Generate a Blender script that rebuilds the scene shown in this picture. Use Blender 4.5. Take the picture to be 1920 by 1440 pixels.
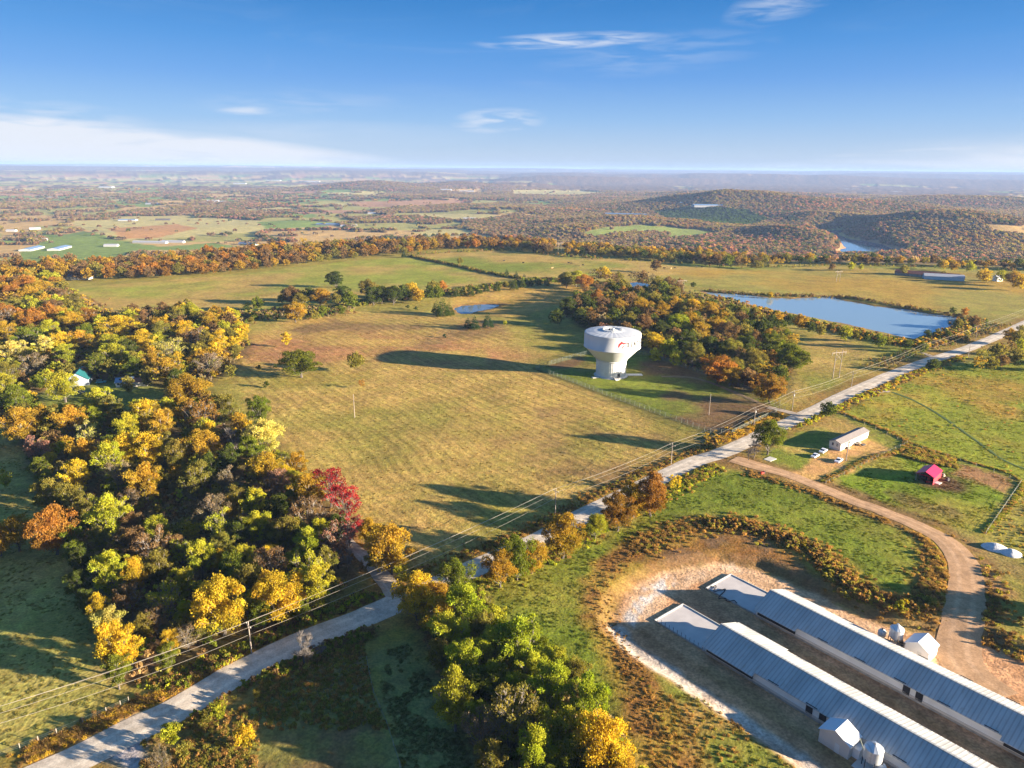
import bpy, math, random
import numpy as np, time
_T0 = time.time()
def lap(s): print('LAP %-12s %.1f' % (s, time.time() - _T0))
from mathutils import Vector, Matrix
R = math.radians
random.seed(7); rng = np.random.default_rng(7)
SC = bpy.context.scene
for o in list(bpy.data.objects): bpy.data.objects.remove(o)

# ------------------------------------------------------------------ camera, sky, sun, exposure
CAM_H = 110.0; FPX = 1333.0
PITCH = math.atan(404 / 1333.0); ROLL = R(0.5)
cp, sp, cr, sr = math.cos(PITCH), math.sin(PITCH), math.cos(ROLL), math.sin(ROLL)
cd = bpy.data.cameras.new('camera'); cam = bpy.data.objects.new('camera', cd); SC.collection.objects.link(cam)
cd.sensor_width = 36; cd.lens = 36 * FPX / 1920; cd.clip_start = 1; cd.clip_end = 120000
cx = Vector((cr, sr * sp, sr * cp)); cy = Vector((-sr, cr * sp, cr * cp)); cz = cx.cross(cy)
m = Matrix((cx, cy, cz)).transposed().to_4x4(); m.translation = (0, 0, CAM_H); cam.matrix_world = m
SC.camera = cam
SUN_EL, SUN_AZ = R(10.7), R(105.5)        # azimuth clockwise from +Y (the way the camera looks)
world = bpy.data.worlds.new('World'); SC.world = world; world.use_nodes = True
nt = world.node_tree; N = nt.nodes; L = nt.links
bg = N['Background']; bg.inputs['Strength'].default_value = 0.06
sky = N.new('ShaderNodeTexSky'); sky.sky_type = 'NISHITA'; sky.sun_disc = False
sky.sun_elevation = SUN_EL; sky.sun_rotation = SUN_AZ
sky.altitude = 400; sky.air_density = 1.0; sky.dust_density = 0.6; sky.ozone_density = 2.2
def wn(t, **k):
    n = N.new(t)
    for a, b in k.items(): setattr(n, a, b)
    return n
def wmath(op, a, b=None, c=None):
    n = wn('ShaderNodeMath', operation=op)
    for i, v in enumerate((a, b, c)):
        if v is None: continue
        if isinstance(v, (int, float)): n.inputs[i].default_value = v
        else: L.new(v, n.inputs[i])
    return n.outputs[0]
tc = wn('ShaderNodeTexCoord'); sx = wn('ShaderNodeSeparateXYZ'); L.new(tc.outputs['Generated'], sx.inputs[0])
# azimuth (deg, clockwise from +Y) and elevation (deg)
az = wmath('MULTIPLY', wmath('ARCTAN2', sx.outputs[0], sx.outputs[1]), 57.2958)
el = wmath('MULTIPLY', wmath('ARCSINE', sx.outputs[2]), 57.2958)
cmb = wn('ShaderNodeCombineXYZ'); L.new(az, cmb.inputs[0]); L.new(el, cmb.inputs[1])
def cloud_noise(sx_, sy_, seed, detail=6, rough=.6, dist=.6, shear=0):
    mp = wn('ShaderNodeMapping'); L.new(cmb.outputs[0], mp.inputs[0])
    mp.inputs['Scale'].default_value = (sx_, sy_, 1); mp.inputs['Location'].default_value = (seed, seed * .7, 0)
    mp.inputs['Rotation'].default_value = (0, 0, R(shear))
    n = wn('ShaderNodeTexNoise'); L.new(mp.outputs[0], n.inputs['Vector']); n.inputs['Scale'].default_value = 1
    n.inputs['Detail'].default_value = detail; n.inputs['Roughness'].default_value = rough; n.inputs['Distortion'].default_value = dist
    return n.outputs[0]
def pix_ae(px, py):
    u, v = (px - 960) / FPX, (720 - py) / FPX
    u, v = u * cr - v * sr, v * cr + u * sr
    d = Vector((u, cp + v * sp, -sp + v * cp)).normalized()
    return math.degrees(math.atan2(d.x, d.y)), math.degrees(math.asin(d.z))
def ell(px, py, wx, wy, tilt=0):
    """soft ellipse round a point of the sky"""
    a, e = pix_ae(px, py)
    da = wmath('SUBTRACT', az, a); de = wmath('SUBTRACT', el, e)
    c, s = math.cos(R(tilt)), math.sin(R(tilt))
    u = wmath('DIVIDE', wmath('ADD', wmath('MULTIPLY', da, c), wmath('MULTIPLY', de, s)), wx)
    v = wmath('DIVIDE', wmath('SUBTRACT', wmath('MULTIPLY', de, c), wmath('MULTIPLY', da, s)), wy)
    q = wmath('ADD', wmath('MULTIPLY', u, u), wmath('MULTIPLY', v, v))
    return wmath('MAXIMUM', wmath('SUBTRACT', 1, q), 0)
def ramp(x, a, b):
    n = wn('ShaderNodeMapRange', interpolation_type='SMOOTHSTEP'); L.new(x, n.inputs[0])
    n.inputs[1].default_value = a; n.inputs[2].default_value = b; return n.outputs[0]
n1 = cloud_noise(.09, .75, 3, 7, .6, .5, -3); n2 = cloud_noise(.28, 1.9, 11, 5, .5, .5, 4)
clouds = []
for px, py, wx, wy, tl, amp in ((60, 268, 27, 1.75, -3.4, 2.0), (1900, 305, 24, 1.0, 3, .5), (935, 226, 3.8, 1.0, 3, .62), (1065, 76, 7.5, .6, 2, .7),
                                (462, 208, 2.3, .32, 3, .5), (1475, 0, 4.5, 1.4, 14, .42), (1230, 100, 9, 1.6, 4, .16), (560, 195, 9, 1.0, 2, .14), (1720, 284, 7, .22, 3, .3), (60, 245, 9, 2.2, -3, .5), (620, 250, 14, 1.0, 0, .22),
                                (-900, 300, 30, 2.2, 0, .8), (2800, 280, 30, 1.8, 0, .6)):
    e_ = ell(px, py, wx, wy, tl)
    nz = wmath('ADD', wmath('MULTIPLY', ramp(n1, .36, .66), .62), .38) if wx > 9 else ramp(n2, .36, .66)
    clouds.append(wmath('MULTIPLY', wmath('MULTIPLY', e_, nz), amp))
tot = clouds[0]
for c in clouds[1:]: tot = wmath('ADD', tot, c)
veil = wmath('MULTIPLY', ramp(cloud_noise(.05, .3, 31, 8, .65, 1.5, -8), .5, .9), wmath('MULTIPLY', ramp(el, 0, 5), .10))
tot = wmath('MINIMUM', wmath('ADD', tot, veil), .9)
KS = 1 / (.06 * 2 ** 2.4)
def slin(r, g, b, k=KS): return tuple(k * ((v / 255 + .055) / 1.055) ** 2.4 for v in (r, g, b)) + (1,)
cr_ = wn('ShaderNodeValToRGB'); L.new(wmath('DIVIDE', el, 90), cr_.inputs[0]); E_ = cr_.color_ramp.elements
E_[0].position = 0; E_[0].color = slin(192, 214, 242); E_[1].position = 1; E_[1].color = slin(72, 138, 206)
for d_, c_ in ((1, (184, 210, 243)), (3.6, (142, 188, 243)), (6.2, (99, 161, 237)), (8.7, (64, 145, 226)), (11.2, (30, 126, 208)), (16, (38, 122, 206)), (26, (58, 132, 208)), (45, (70, 138, 208))):
    x_ = E_.new(d_ / 90); x_.color = slin(*c_)
nm = wn('ShaderNodeVectorMath', operation='SCALE'); L.new(sky.outputs[0], nm.inputs[0]); nm.inputs['Scale'].default_value = .62
sdir = (math.sin(SUN_AZ) * math.cos(SUN_EL), math.cos(SUN_AZ) * math.cos(SUN_EL), math.sin(SUN_EL))
dp = wn('ShaderNodeVectorMath', operation='DOT_PRODUCT'); L.new(tc.outputs['Generated'], dp.inputs[0]); dp.inputs[1].default_value = sdir
near_sun = ramp(dp.outputs['Value'], .35, 1.0)      # towards the low sun the sky is the physical one, paler and warmer
hs = wn('ShaderNodeMix', data_type='RGBA'); L.new(wmath('ADD', wmath('MULTIPLY', near_sun, .6), .15), hs.inputs[0]); L.new(cr_.outputs[0], hs.inputs[6]); L.new(nm.outputs[0], hs.inputs[7])
mx = wn('ShaderNodeMix', data_type='RGBA'); L.new(tot, mx.inputs[0]); L.new(hs.outputs[2], mx.inputs[6])
mx.inputs[7].default_value = slin(238, 242, 250)
L.new(mx.outputs[2], bg.inputs['Color'])
sl = bpy.data.lights.new('sun', 'SUN'); sun = bpy.data.objects.new('sun', sl); SC.collection.objects.link(sun)
sl.energy = 5.0; sl.angle = R(0.53); sl.color = (1.0, .86, .66)
sd = Vector((math.sin(SUN_AZ) * math.cos(SUN_EL), math.cos(SUN_AZ) * math.cos(SUN_EL), math.sin(SUN_EL)))
sun.rotation_euler = sd.to_track_quat('Z', 'Y').to_euler(); sun.location = (300, -80, 300)
SC.view_settings.view_transform = 'Standard'; SC.view_settings.look = 'None'
SC.view_settings.gamma = 1; SC.view_settings.use_curve_mapping = False; SC.view_settings.exposure = 2.4
try:
    SC.cycles.use_denoising = True; SC.cycles.max_bounces = 8; SC.cycles.transparent_max_bounces = 12
    SC.cycles.diffuse_bounces = 4; SC.cycles.volume_bounces = 0; SC.cycles.sample_clamp_indirect = 4
except Exception: pass

# ------------------------------------------------------------------ helpers
def lin(r, g, b, k=1.0):
    return tuple(k * (((v / 255 + .055) / 1.055) ** 2.4 if v > 10 else v / 255 / 12.92) for v in (r, g, b))
def tag(o, label=None, cat=None, group=None, kind=None):
    if label: o['label'] = label
    if cat: o['category'] = cat
    if group: o['group'] = group
    if kind: o['kind'] = kind
    return o
def link(o): SC.collection.objects.link(o); return o
def empty(name, loc=(0, 0, 0), rz=0):
    o = bpy.data.objects.new(name, None); link(o); o.location = loc; o.rotation_euler = (0, 0, rz); o.empty_display_size = .5
    return o
class MB:
    def __init__(s): s.v = []; s.f = []
    def add(s, vs, fs):
        k = len(s.v); s.v += [tuple(v) for v in vs]; s.f += [tuple(i + k for i in f) for f in fs]; return s
    def box(s, x, y, z, sx_, sy_, sz_, rz=0):
        """box centred on x,y standing on z"""
        c, q = math.cos(rz), math.sin(rz); vs = []
        for dz in (0, sz_):
            for dx, dy in ((-1, -1), (1, -1), (1, 1), (-1, 1)):
                a, b = dx * sx_ / 2, dy * sy_ / 2
                vs.append((x + a * c - b * q, y + a * q + b * c, z + dz))
        return s.add(vs, [(3, 2, 1, 0), (4, 5, 6, 7), (0, 1, 5, 4), (1, 2, 6, 5), (2, 3, 7, 6), (3, 0, 4, 7)])
    def tube(s, p, q, r0, r1=None, n=6, cap=True):
        p, q = Vector(p), Vector(q); r1 = r0 if r1 is None else r1
        d = (q - p).normalized(); a = d.orthogonal().normalized(); b = d.cross(a)
        vs = [p + (a * math.cos(2 * math.pi * i / n) + b * math.sin(2 * math.pi * i / n)) * r0 for i in range(n)]
        vs += [q + (a * math.cos(2 * math.pi * i / n) + b * math.sin(2 * math.pi * i / n)) * r1 for i in range(n)]
        fs = [(i, (i + 1) % n, n + (i + 1) % n, n + i) for i in range(n)]
        if cap: fs += [tuple(range(n - 1, -1, -1)), tuple(range(n, 2 * n))]
        return s.add(vs, fs)
    def lathe(s, prof, n=32, c=(0, 0)):
        k = len(s.v); m_ = len(prof)
        for r_, z_ in prof:
            for i in range(n):
                a = 2 * math.pi * i / n; s.v.append((c[0] + r_ * math.cos(a), c[1] + r_ * math.sin(a), z_))
        for j in range(m_ - 1):
            for i in range(n):
                s.f.append((k + j * n + i, k + j * n + (i + 1) % n, k + (j + 1) * n + (i + 1) % n, k + (j + 1) * n + i))
        return s
    def prism(s, poly, axis0, axis1, plane):
        """poly of (u,z) extruded from axis0 to axis1; plane 'x': runs along x with u=y; 'y': runs along y with u=x"""
        n = len(poly)
        f = (lambda t, u, z: (t, u, z)) if plane == 'x' else (lambda t, u, z: (u, t, z))
        vs = [f(axis0, u, z) for u, z in poly] + [f(axis1, u, z) for u, z in poly]
        return s.add(vs, [tuple(range(n - 1, -1, -1)), tuple(range(n, 2 * n))] + [(i, (i + 1) % n, n + (i + 1) % n, n + i) for i in range(n)])
    def build(s, name, mat, parent=None, smooth=False, kind=None, fix=True):
        me = bpy.data.meshes.new(name); me.from_pydata(s.v, [], s.f); me.update()
        if fix:
            import bmesh
            bm = bmesh.new(); bm.from_mesh(me); bmesh.ops.recalc_face_normals(bm, faces=bm.faces); bm.to_mesh(me); bm.free()
        if smooth: me.polygons.foreach_set('use_smooth', [True] * len(me.polygons))
        if mat: me.materials.append(mat)
        o = bpy.data.objects.new(name, me); link(o)
        if parent: o.parent = parent
        if kind: o['kind'] = kind
        return o

MATS = {}
def simple(name, col, rough=.8, metal=0, var=0, vscale=.5, bump=0, bscale=5, spec=.3, stretch=(1, 1, 1)):
    if name in MATS: return MATS[name]
    mt = bpy.data.materials.new(name); mt.use_nodes = True; n = mt.node_tree.nodes; l = mt.node_tree.links
    b = n['Principled BSDF']; b.inputs['Base Color'].default_value = (*col, 1); b.inputs['Roughness'].default_value = rough
    b.inputs['Metallic'].default_value = metal; b.inputs['Specular IOR Level'].default_value = spec
    if var or bump:
        t = n.new('ShaderNodeTexCoord'); mp = n.new('ShaderNodeMapping'); l.new(t.outputs['Object'], mp.inputs[0]); mp.inputs['Scale'].default_value = stretch
        z = n.new('ShaderNodeTexNoise'); z.inputs['Scale'].default_value = vscale; z.inputs['Detail'].default_value = 6; l.new(mp.outputs[0], z.inputs['Vector'])
        mr = n.new('ShaderNodeMapRange'); l.new(z.outputs[0], mr.inputs[0]); mr.inputs[1].default_value = .3; mr.inputs[2].default_value = .7
        mr.inputs[3].default_value = 1 - var; mr.inputs[4].default_value = 1 + var * .5
        v = n.new('ShaderNodeVectorMath'); v.operation = 'SCALE'; v.inputs[0].default_value = col; l.new(mr.outputs[0], v.inputs['Scale'])
        l.new(v.outputs[0], b.inputs['Base Color'])
        if bump:
            z2 = n.new('ShaderNodeTexNoise'); z2.inputs['Scale'].default_value = bscale; l.new(mp.outputs[0], z2.inputs['Vector'])
            bp = n.new('ShaderNodeBump'); bp.inputs['Strength'].default_value = bump; bp.inputs['Distance'].default_value = .1; l.new(z2.outputs[0], bp.inputs['Height'])
            l.new(bp.outputs[0], b.inputs['Normal'])
    MATS[name] = mt; return mt

# ---- numpy noise
def _h(ix, iy, seed):
    h = (ix.astype(np.int64) * 374761393 + iy.astype(np.int64) * 668265263 + seed * 1442695041) & 0x7fffffff
    h = ((h ^ (h >> 13)) * 1274126177) & 0x7fffffff
    return ((h ^ (h >> 16)) & 0xffffff) / float(0xffffff)
def vnoise(x, y, seed=0):
    ix, iy = np.floor(x), np.floor(y); fx, fy = x - ix, y - iy
    fx = fx * fx * (3 - 2 * fx); fy = fy * fy * (3 - 2 * fy)
    a, b, c, d = _h(ix, iy, seed), _h(ix + 1, iy, seed), _h(ix, iy + 1, seed), _h(ix + 1, iy + 1, seed)
    return (a * (1 - fx) + b * fx) * (1 - fy) + (c * (1 - fx) + d * fx) * fy
def fbm(x, y, seed=0, o=4, g=.5):
    s = 0; a = 1; t = 0
    for i in range(o):
        s = s + a * vnoise(x * 2 ** i + i * 17.3, y * 2 ** i - i * 9.1, seed + i); t += a; a *= g
    return s / t
def sstep(a, b, x):
    t = np.clip((x - a) / (b - a), 0, 1); return t * t * (3 - 2 * t)
def _box(P_, X, Y, mg):
    lo, hi = P_.min(0) - mg, P_.max(0) + mg; return (X > lo[0]) & (X < hi[0]) & (Y > lo[1]) & (Y < hi[1])
def sdf(poly, X, Y, mg=60):
    """signed distance, negative inside; 999 beyond the margin"""
    P_ = np.asarray(poly, float); out = np.full(X.shape, 999.0); k = _box(P_, X, Y, mg)
    if not k.any(): return out
    X, Y = X[k], Y[k]; d = np.full(X.shape, 1e18); s = np.zeros(X.shape, bool)
    for i in range(len(P_)):
        ax, ay = P_[i]; bx, by = P_[(i + 1) % len(P_)]; ex, ey = bx - ax, by - ay
        wx_, wy_ = X - ax, Y - ay
        t = np.clip((wx_ * ex + wy_ * ey) / (ex * ex + ey * ey + 1e-9), 0, 1)
        d = np.minimum(d, (wx_ - ex * t) ** 2 + (wy_ - ey * t) ** 2)
        if ey != 0:
            c = ((ay <= Y) != (by <= Y)) & (X < ax + (Y - ay) / ey * ex); s ^= c
    out[k] = np.where(s, -1, 1) * np.sqrt(d); return out
def pdist(line, X, Y, mg=60):
    P_ = np.asarray(line, float); out = np.full(X.shape, 999.0); k = _box(P_, X, Y, mg)
    if not k.any(): return out
    X, Y = X[k], Y[k]; d = np.full(X.shape, 1e18)
    for i in range(len(P_) - 1):
        ax, ay = P_[i]; bx, by = P_[i + 1]; ex, ey = bx - ax, by - ay
        t = np.clip(((X - ax) * ex + (Y - ay) * ey) / (ex * ex + ey * ey + 1e-9), 0, 1)
        d = np.minimum(d, (X - ax - ex * t) ** 2 + (Y - ay - ey * t) ** 2)
    out[k] = np.sqrt(d); return out

# ------------------------------------------------------------------ where things are: survey points read off the picture, laid on the terrain
def rays(pts):
    p = np.asarray(pts, float).reshape(-1, 2); u = (p[:, 0] - 960) / FPX; v = (720 - p[:, 1]) / FPX
    u, v = u * cr - v * sr, v * cr + u * sr
    return u, cp + v * sp, -sp + v * cp
def G0(pts, z=0.0):
    dx, dy, dz = rays(pts); t = (z - CAM_H) / np.minimum(dz, -1e-4); return np.stack([dx * t, dy * t], 1)
# edge of the plateau as radius over azimuth
_e = G0([(-500, 520), (0, 500), (200, 492), (350, 480), (500, 468), (640, 460), (900, 457), (1040, 462), (1200, 468), (1330, 482), (1450, 487), (1600, 488), (1760, 492), (1920, 497), (2500, 515)])
_ea = np.arctan2(_e[:, 0], _e[:, 1]); _er = np.hypot(_e[:, 0], _e[:, 1])
YARD = G0([(1150, 1165), (1160, 1120), (1200, 1088), (1260, 1062), (1350, 1050), (1420, 1057), (1480, 1082), (1560, 1118), (1640, 1156), (1700, 1172), (1780, 1180), (1850, 1195), (1990, 1255), (2400, 1500), (1900, 1900), (1620, 1500), (1540, 1445), (1470, 1390), (1400, 1345), (1300, 1278), (1200, 1215), (1165, 1185)])
POND1 = G0([(1322, 548), (1380, 551), (1440, 558), (1485, 560), (1530, 557), (1560, 556), (1580, 563), (1640, 574), (1700, 580), (1740, 588), (1790, 594), (1812, 600), (1800, 612), (1780, 618), (1740, 625), (1712, 635), (1680, 628), (1600, 610), (1540, 598), (1480, 586), (1430, 578), (1380, 566), (1345, 556)], -.5)
POND2 = G0([(853, 578), (870, 573), (910, 570), (942, 571), (922, 578), (882, 587), (862, 588)], -.5)
POND3 = G0([(1172, 531), (1195, 529), (1216, 532), (1212, 541), (1180, 541)], -.5)
LAKE_Z = -92.0
LAKE = G0([(1535, 433), (1575, 430), (1596, 433), (1572, 438), (1592, 447), (1640, 454), (1672, 464), (1700, 468), (1690, 476), (1620, 482), (1560, 480), (1574, 470), (1577, 461), (1572, 452), (1562, 445), (1545, 440)], LAKE_Z)
VZ = -85.0
def hillspec(px, py, h, sx_, sy_, rot=0):
    g = G0([(px, py)], VZ)[0]; return (g[0], g[1], h, sx_, sy_, R(rot))
HILLS = [hillspec(690, 358, 62, 520, 500), hillspec(775, 362, 16, 420, 400), hillspec(868, 356, 52, 480, 420), hillspec(960, 352, 45, 500, 400),
         hillspec(1060, 344, 95, 1100, 600), hillspec(1250, 344, 80, 1300, 700), hillspec(1440, 402, 58, 430, 560), hillspec(1330, 395, 48, 380, 420),
         hillspec(1480, 446, 32, 110, 160, 20), hillspec(1540, 422, 20, 120, 120), hillspec(1200, 425, 34, 330, 240), hillspec(1080, 440, 16, 160, 160),
         hillspec(1740, 438, 40, 230, 260, -20), hillspec(1880, 442, 36, 330, 300), hillspec(1660, 402, 45, 420, 300), hillspec(1800, 385, 52, 700, 400),
         hillspec(1300, 470, 14, 160, 90), hillspec(980, 400, 12, 400, 200), hillspec(1420, 370, 42, 800, 500)]
RIDGES = [(13500, -30, 78, 21), (17500, 0, 70, 5), (23000, 40, 75, 9), (32000, 75, 60, 13)]
def zt(x, y):
    x = np.asarray(x, float); y = np.asarray(y, float)
    r = np.hypot(x, y); a = np.arctan2(x, y)
    re_ = np.interp(a, _ea, _er)
    und = (fbm(x / 95., y / 95., 3, 3) - .5) * 2.0 * sstep(60, 160, r) + (fbm(x / 400., y / 400., 8, 2) - .5) * 5 * sstep(250, 600, r)
    near = r < 1500
    if near.any():
        flat = np.ones(x.shape); dep = np.zeros(x.shape)
        xn, yn = x[near], y[near]
        ydd = sdf(YARD, xn, yn); fl = sstep(-2, 14, ydd); dp = -1.5 * sstep(5, 0, ydd)
        for pd in (POND1, POND2, POND3):
            q = sdf(pd, xn, yn) + (fbm(xn / 6, yn / 6, 4, 3) - .5) * 5
            fl = fl * sstep(2, 40, q); dp = dp - 1.7 * sstep(4, -5, q)
        flat[near] = fl; dep[near] = dp
        und = und * flat + dep
    d = (r - re_)
    drop = 1 - np.exp(-(np.maximum(d, 0) / 150) ** 1.15)
    z = und * (1 - drop)
    far = d > 0
    if far.any():
        xf, yf, rf = x[far], y[far], r[far]
        zz = VZ + (fbm(xf / 700., yf / 700., 21, 4) - .5) * 34 * sstep(1000, 2600, rf) + (fbm(xf / 3000., yf / 3000., 22, 3) - .5) * 70 * sstep(4000, 9000, rf)
        for hx, hy, hh, s1, s2, rt in HILLS:
            c, s = math.cos(rt), math.sin(rt); u = (xf - hx) * c + (yf - hy) * s; v = -(xf - hx) * s + (yf - hy) * c
            zz = zz + hh * np.exp(-(u / s1) ** 2 - (v / s2) ** 2) * (.8 + .4 * fbm(xf / 250, yf / 250, 31, 3))
        af = a[far] * 180 / math.pi
        for rr, base, amp, seed in RIDGES:
            crest = base + amp * (.35 + .65 * sstep(.3, .62, fbm(af / 9., af * 0 + 3.3, seed, 4, .42)))
            crest = np.minimum(crest, 138)
            prof = sstep(rr * .78, rr, rf) * (1 - .6 * sstep(rr * 1.02, rr * 1.2, rf))
            zz = np.maximum(zz, VZ + (crest - VZ) * prof)
        ql = sdf(LAKE, xf, yf, 760)
        zz = np.minimum(zz, LAKE_Z - 3 + np.maximum(0, ql + 12 + (fbm(xf / 40, yf / 40, 5, 3) - .5) * 26) * .38 + 400 * sstep(90, 700, ql))
        zz = np.minimum(zz, 140)
        z[far] = und[far] * (1 - drop[far]) + zz * drop[far]
    return z
def W(pts, dz=0.0):
    """points of the picture -> points on the terrain (dz above it)"""
    dx, dy, dz_ = rays(pts); dz_ = np.minimum(dz_, -2e-3); dz = np.broadcast_to(np.asarray(dz, float), dx.shape)
    hx = np.hypot(dx, dy); t = (dz - CAM_H) / dz_; X, Y = dx * t, dy * t
    for _ in range(5):
        t = (zt(X, Y) + dz - CAM_H) / dz_; X, Y = dx * t, dy * t
    Z_ = zt(X, Y); far = (np.hypot(X, Y) > np.interp(np.arctan2(X, Y), _ea, _er) - 5) | (np.abs(Z_) > 6) | (np.abs(CAM_H + dz_ * t - Z_ - dz) > .05)
    if far.any():
        dx, dy, dz_, hx, dz = dx[far], dy[far], dz_[far], hx[far], dz[far]; n = len(dx); done = np.zeros(n, bool)
        lo = np.full(n, 39000.0); hi = np.full(n, 40000.0); D = 500.0
        while D < 45000 and not done.all():
            D2 = D * 1.015; t = D2 / hx; below = (CAM_H + dz_ * t) <= zt(dx * t, dy * t) + dz
            new = below & ~done; lo[new] = D; hi[new] = D2; done |= below; D = D2
        for _ in range(12):
            mid = (lo + hi) / 2; t = mid / hx; b = (CAM_H + dz_ * t) <= zt(dx * t, dy * t) + dz
            hi = np.where(b, mid, hi); lo = np.where(b, lo, mid)
        t = hi / hx; X[far], Y[far] = dx * t, dy * t; Z_ = zt(X, Y)
    return np.stack([X, Y, Z_], 1)
def W1(px, py, dz=0.0):
    return Vector(W([(px, py)], dz)[0])
def to_px(p):
    d = Vector(p) - Vector((0, 0, CAM_H)); a, b, c = d.dot(cx), d.dot(cy), d.dot(-cz)
    return 960 + FPX * a / c, 720 - FPX * b / c
def depth(p):
    return (Vector(p) - Vector((0, 0, CAM_H))).dot(-cz)
# ------------------------------------------------------------------ ground cover
KG = .70
def gc(r, g, b): return np.array(lin(r, g, b, KG))
C_FIELD, C_OLIVE, C_GREEN, C_TAN = gc(192, 158, 88), gc(164, 148, 72), gc(136, 142, 54), gc(204, 162, 92)
C_RUST, C_BROWN, C_DIRT, C_GRAVEL = gc(158, 112, 60), gc(132, 102, 70), gc(206, 152, 104), gc(214, 196, 178)
C_WOOD, C_LIME, C_DRY = gc(122, 106, 64), gc(150, 150, 52), gc(184, 148, 66)
V_GREEN, V_OLIVE, V_TAN, V_PINK, V_PALE = gc(138, 154, 70), gc(180, 168, 92), gc(214, 172, 108), gc(196, 146, 106), gc(208, 188, 120)
V_WOOD = gc(132, 100, 76)
def px(*p): return G0(p)
F_LANE = px((745, 1118), (700, 1062), (664, 1028), (575, 945), (440, 815), (305, 685), (235, 620), (190, 582), (150, 556), (95, 540), (60, 532))
LANE_A = px((745, 1118), (700, 1062), (664, 1028), (636, 1000), (615, 980)); LANE_B = px((232, 618), (190, 582), (150, 556), (95, 540), (60, 532))
ROAD_C = px((-150, 1560), (50, 1468), (165, 1415), (250, 1372), (330, 1334), (440, 1268), (560, 1208), (650, 1172), (750, 1128), (815, 1098), (900, 1060), (1010, 1012), (1100, 962), (1160, 934), (1240, 896), (1300, 868), (1350, 852), (1400, 830), (1470, 797), (1540, 765), (1600, 736), (1680, 702), (1740, 680), (1800, 661), (1850, 641), (1900, 618), (1990, 578), (2100, 540))
DIRT_C = px((1375, 862), (1420, 876), (1480, 893), (1540, 916), (1600, 940), (1660, 962), (1730, 992), (1775, 1018), (1802, 1050), (1812, 1090), (1808, 1140), (1800, 1190), (1802, 1225), (1830, 1262), (1880, 1300))
W_FIELD = px((420, 690), (480, 770), (560, 870), (640, 950), (700, 1010), (770, 1060), (860, 1085), (1000, 1010), (1140, 930), (1340, 830), (1000, 690), (940, 610), (820, 590), (640, 585), (500, 610))
A_FIELD = px((130, 540), (300, 525), (500, 507), (640, 490), (760, 482), (960, 522), (900, 540), (740, 556), (560, 575), (460, 590), (300, 600), (215, 592))
B_FIELD = px((770, 478), (900, 468), (1050, 482), (1200, 488), (1400, 500), (1640, 498), (2100, 508), (2100, 560), (1880, 590), (1700, 575), (1560, 552), (1400, 545), (1280, 535), (1100, 520), (980, 524))
B2_FIELD = px((1280, 505), (1640, 500), (2100, 510), (2100, 560), (1880, 590), (1700, 575), (1560, 552), (1400, 545), (1250, 530))
T_FIELD = px((850, 552), (960, 535), (1060, 532), (1110, 548), (1060, 575), (960, 600), (900, 592), (840, 575))
TOWERYARD = px((1004, 693), (1108, 664), (1216, 668), (1300, 697), (1440, 745), (1468, 772), (1380, 812), (1330, 812))
RIGHTF = px((1500, 650), (1560, 612), (1700, 640), (1730, 665), (1500, 765), (1470, 755))
PASTL = px((0, 800), (60, 880), (130, 980), (160, 1120), (200, 1240), (240, 1300), (60, 1400), (-200, 1520), (-700, 1400), (-500, 900))
PASTC = px((690, 1225), (770, 1200), (830, 1300), (900, 1440), (980, 1560), (780, 1560), (730, 1400))
SCRUBC = px((300, 1340), (440, 1278), (560, 1235), (680, 1200), (700, 1300), (760, 1440), (800, 1560), (150, 1600), (262, 1445))
GFIELD = px((900, 1100), (1000, 1060), (1180, 985), (1260, 920), (1330, 885), (1400, 887), (1500, 912), (1620, 950), (1720, 990), (1752, 1030), (1742, 1090), (1690, 1115), (1610, 1100), (1560, 1040), (1480, 1000), (1380, 970), (1290, 965), (1200, 1010), (1130, 1070), (1110, 1130), (1150, 1210), (1215, 1300), (1260, 1440), (1300, 1560), (1120, 1560), (1000, 1300))
SLOPEF = px((1180, 1220), (1300, 1290), (1400, 1360), (1520, 1450), (1600, 1560), (1300, 1560), (1260, 1440), (1215, 1310))
YARDHOME = px((1425, 850), (1500, 790), (1560, 770), (1700, 828), (1625, 870), (1545, 905), (1470, 885))
REDYARD = px((1700, 835), (1905, 902), (1845, 1003), (1760, 985), (1560, 912), (1630, 870))
RBIG = px((1590, 765), (1750, 690), (2200, 650), (2300, 900), (1915, 905), (1700, 830), (1640, 815), (1570, 765))
CORN = px((1716, 840), (1790, 858), (1795, 880), (1740, 870), (1690, 856))
GARDEN = px((1800, 872), (1898, 898), (1885, 925), (1790, 890))
BERM = px((1290, 1520), (1240, 1420), (1222, 1330), (1172, 1235), (1143, 1170), (1126, 1120), (1148, 1068), (1200, 1028), (1262, 1000), (1330, 985), (1400, 990), (1470, 1012), (1530, 1040), (1575, 1085), (1630, 1120), (1700, 1142), (1745, 1130), (1762, 1080), (1765, 1030), (1745, 1000))
WOODS = px((-60, 545), (0, 535), (90, 530), (150, 570), (215, 640), (300, 672), (345, 715), (400, 745), (440, 790), (500, 830), (545, 882), (592, 925), (640, 965), (668, 1010), (690, 1050), (672, 1085), (640, 1115), (560, 1150), (480, 1190), (400, 1228), (330, 1255), (240, 1285), (205, 1240), (185, 1180), (150, 1090), (135, 1010), (80, 930), (60, 870), (25, 800), (-60, 780))
WOODS2 = px((230, 600), (350, 590), (440, 600), (470, 650), (440, 690), (400, 720), (330, 715), (250, 650))
CLEAR = px((60, 748), (110, 728), (160, 718), (260, 715), (310, 735), (300, 762), (200, 775), (90, 770))
CLEAR2 = px((220, 950), (300, 930), (400, 960), (420, 1000), (330, 1010), (240, 990))
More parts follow.
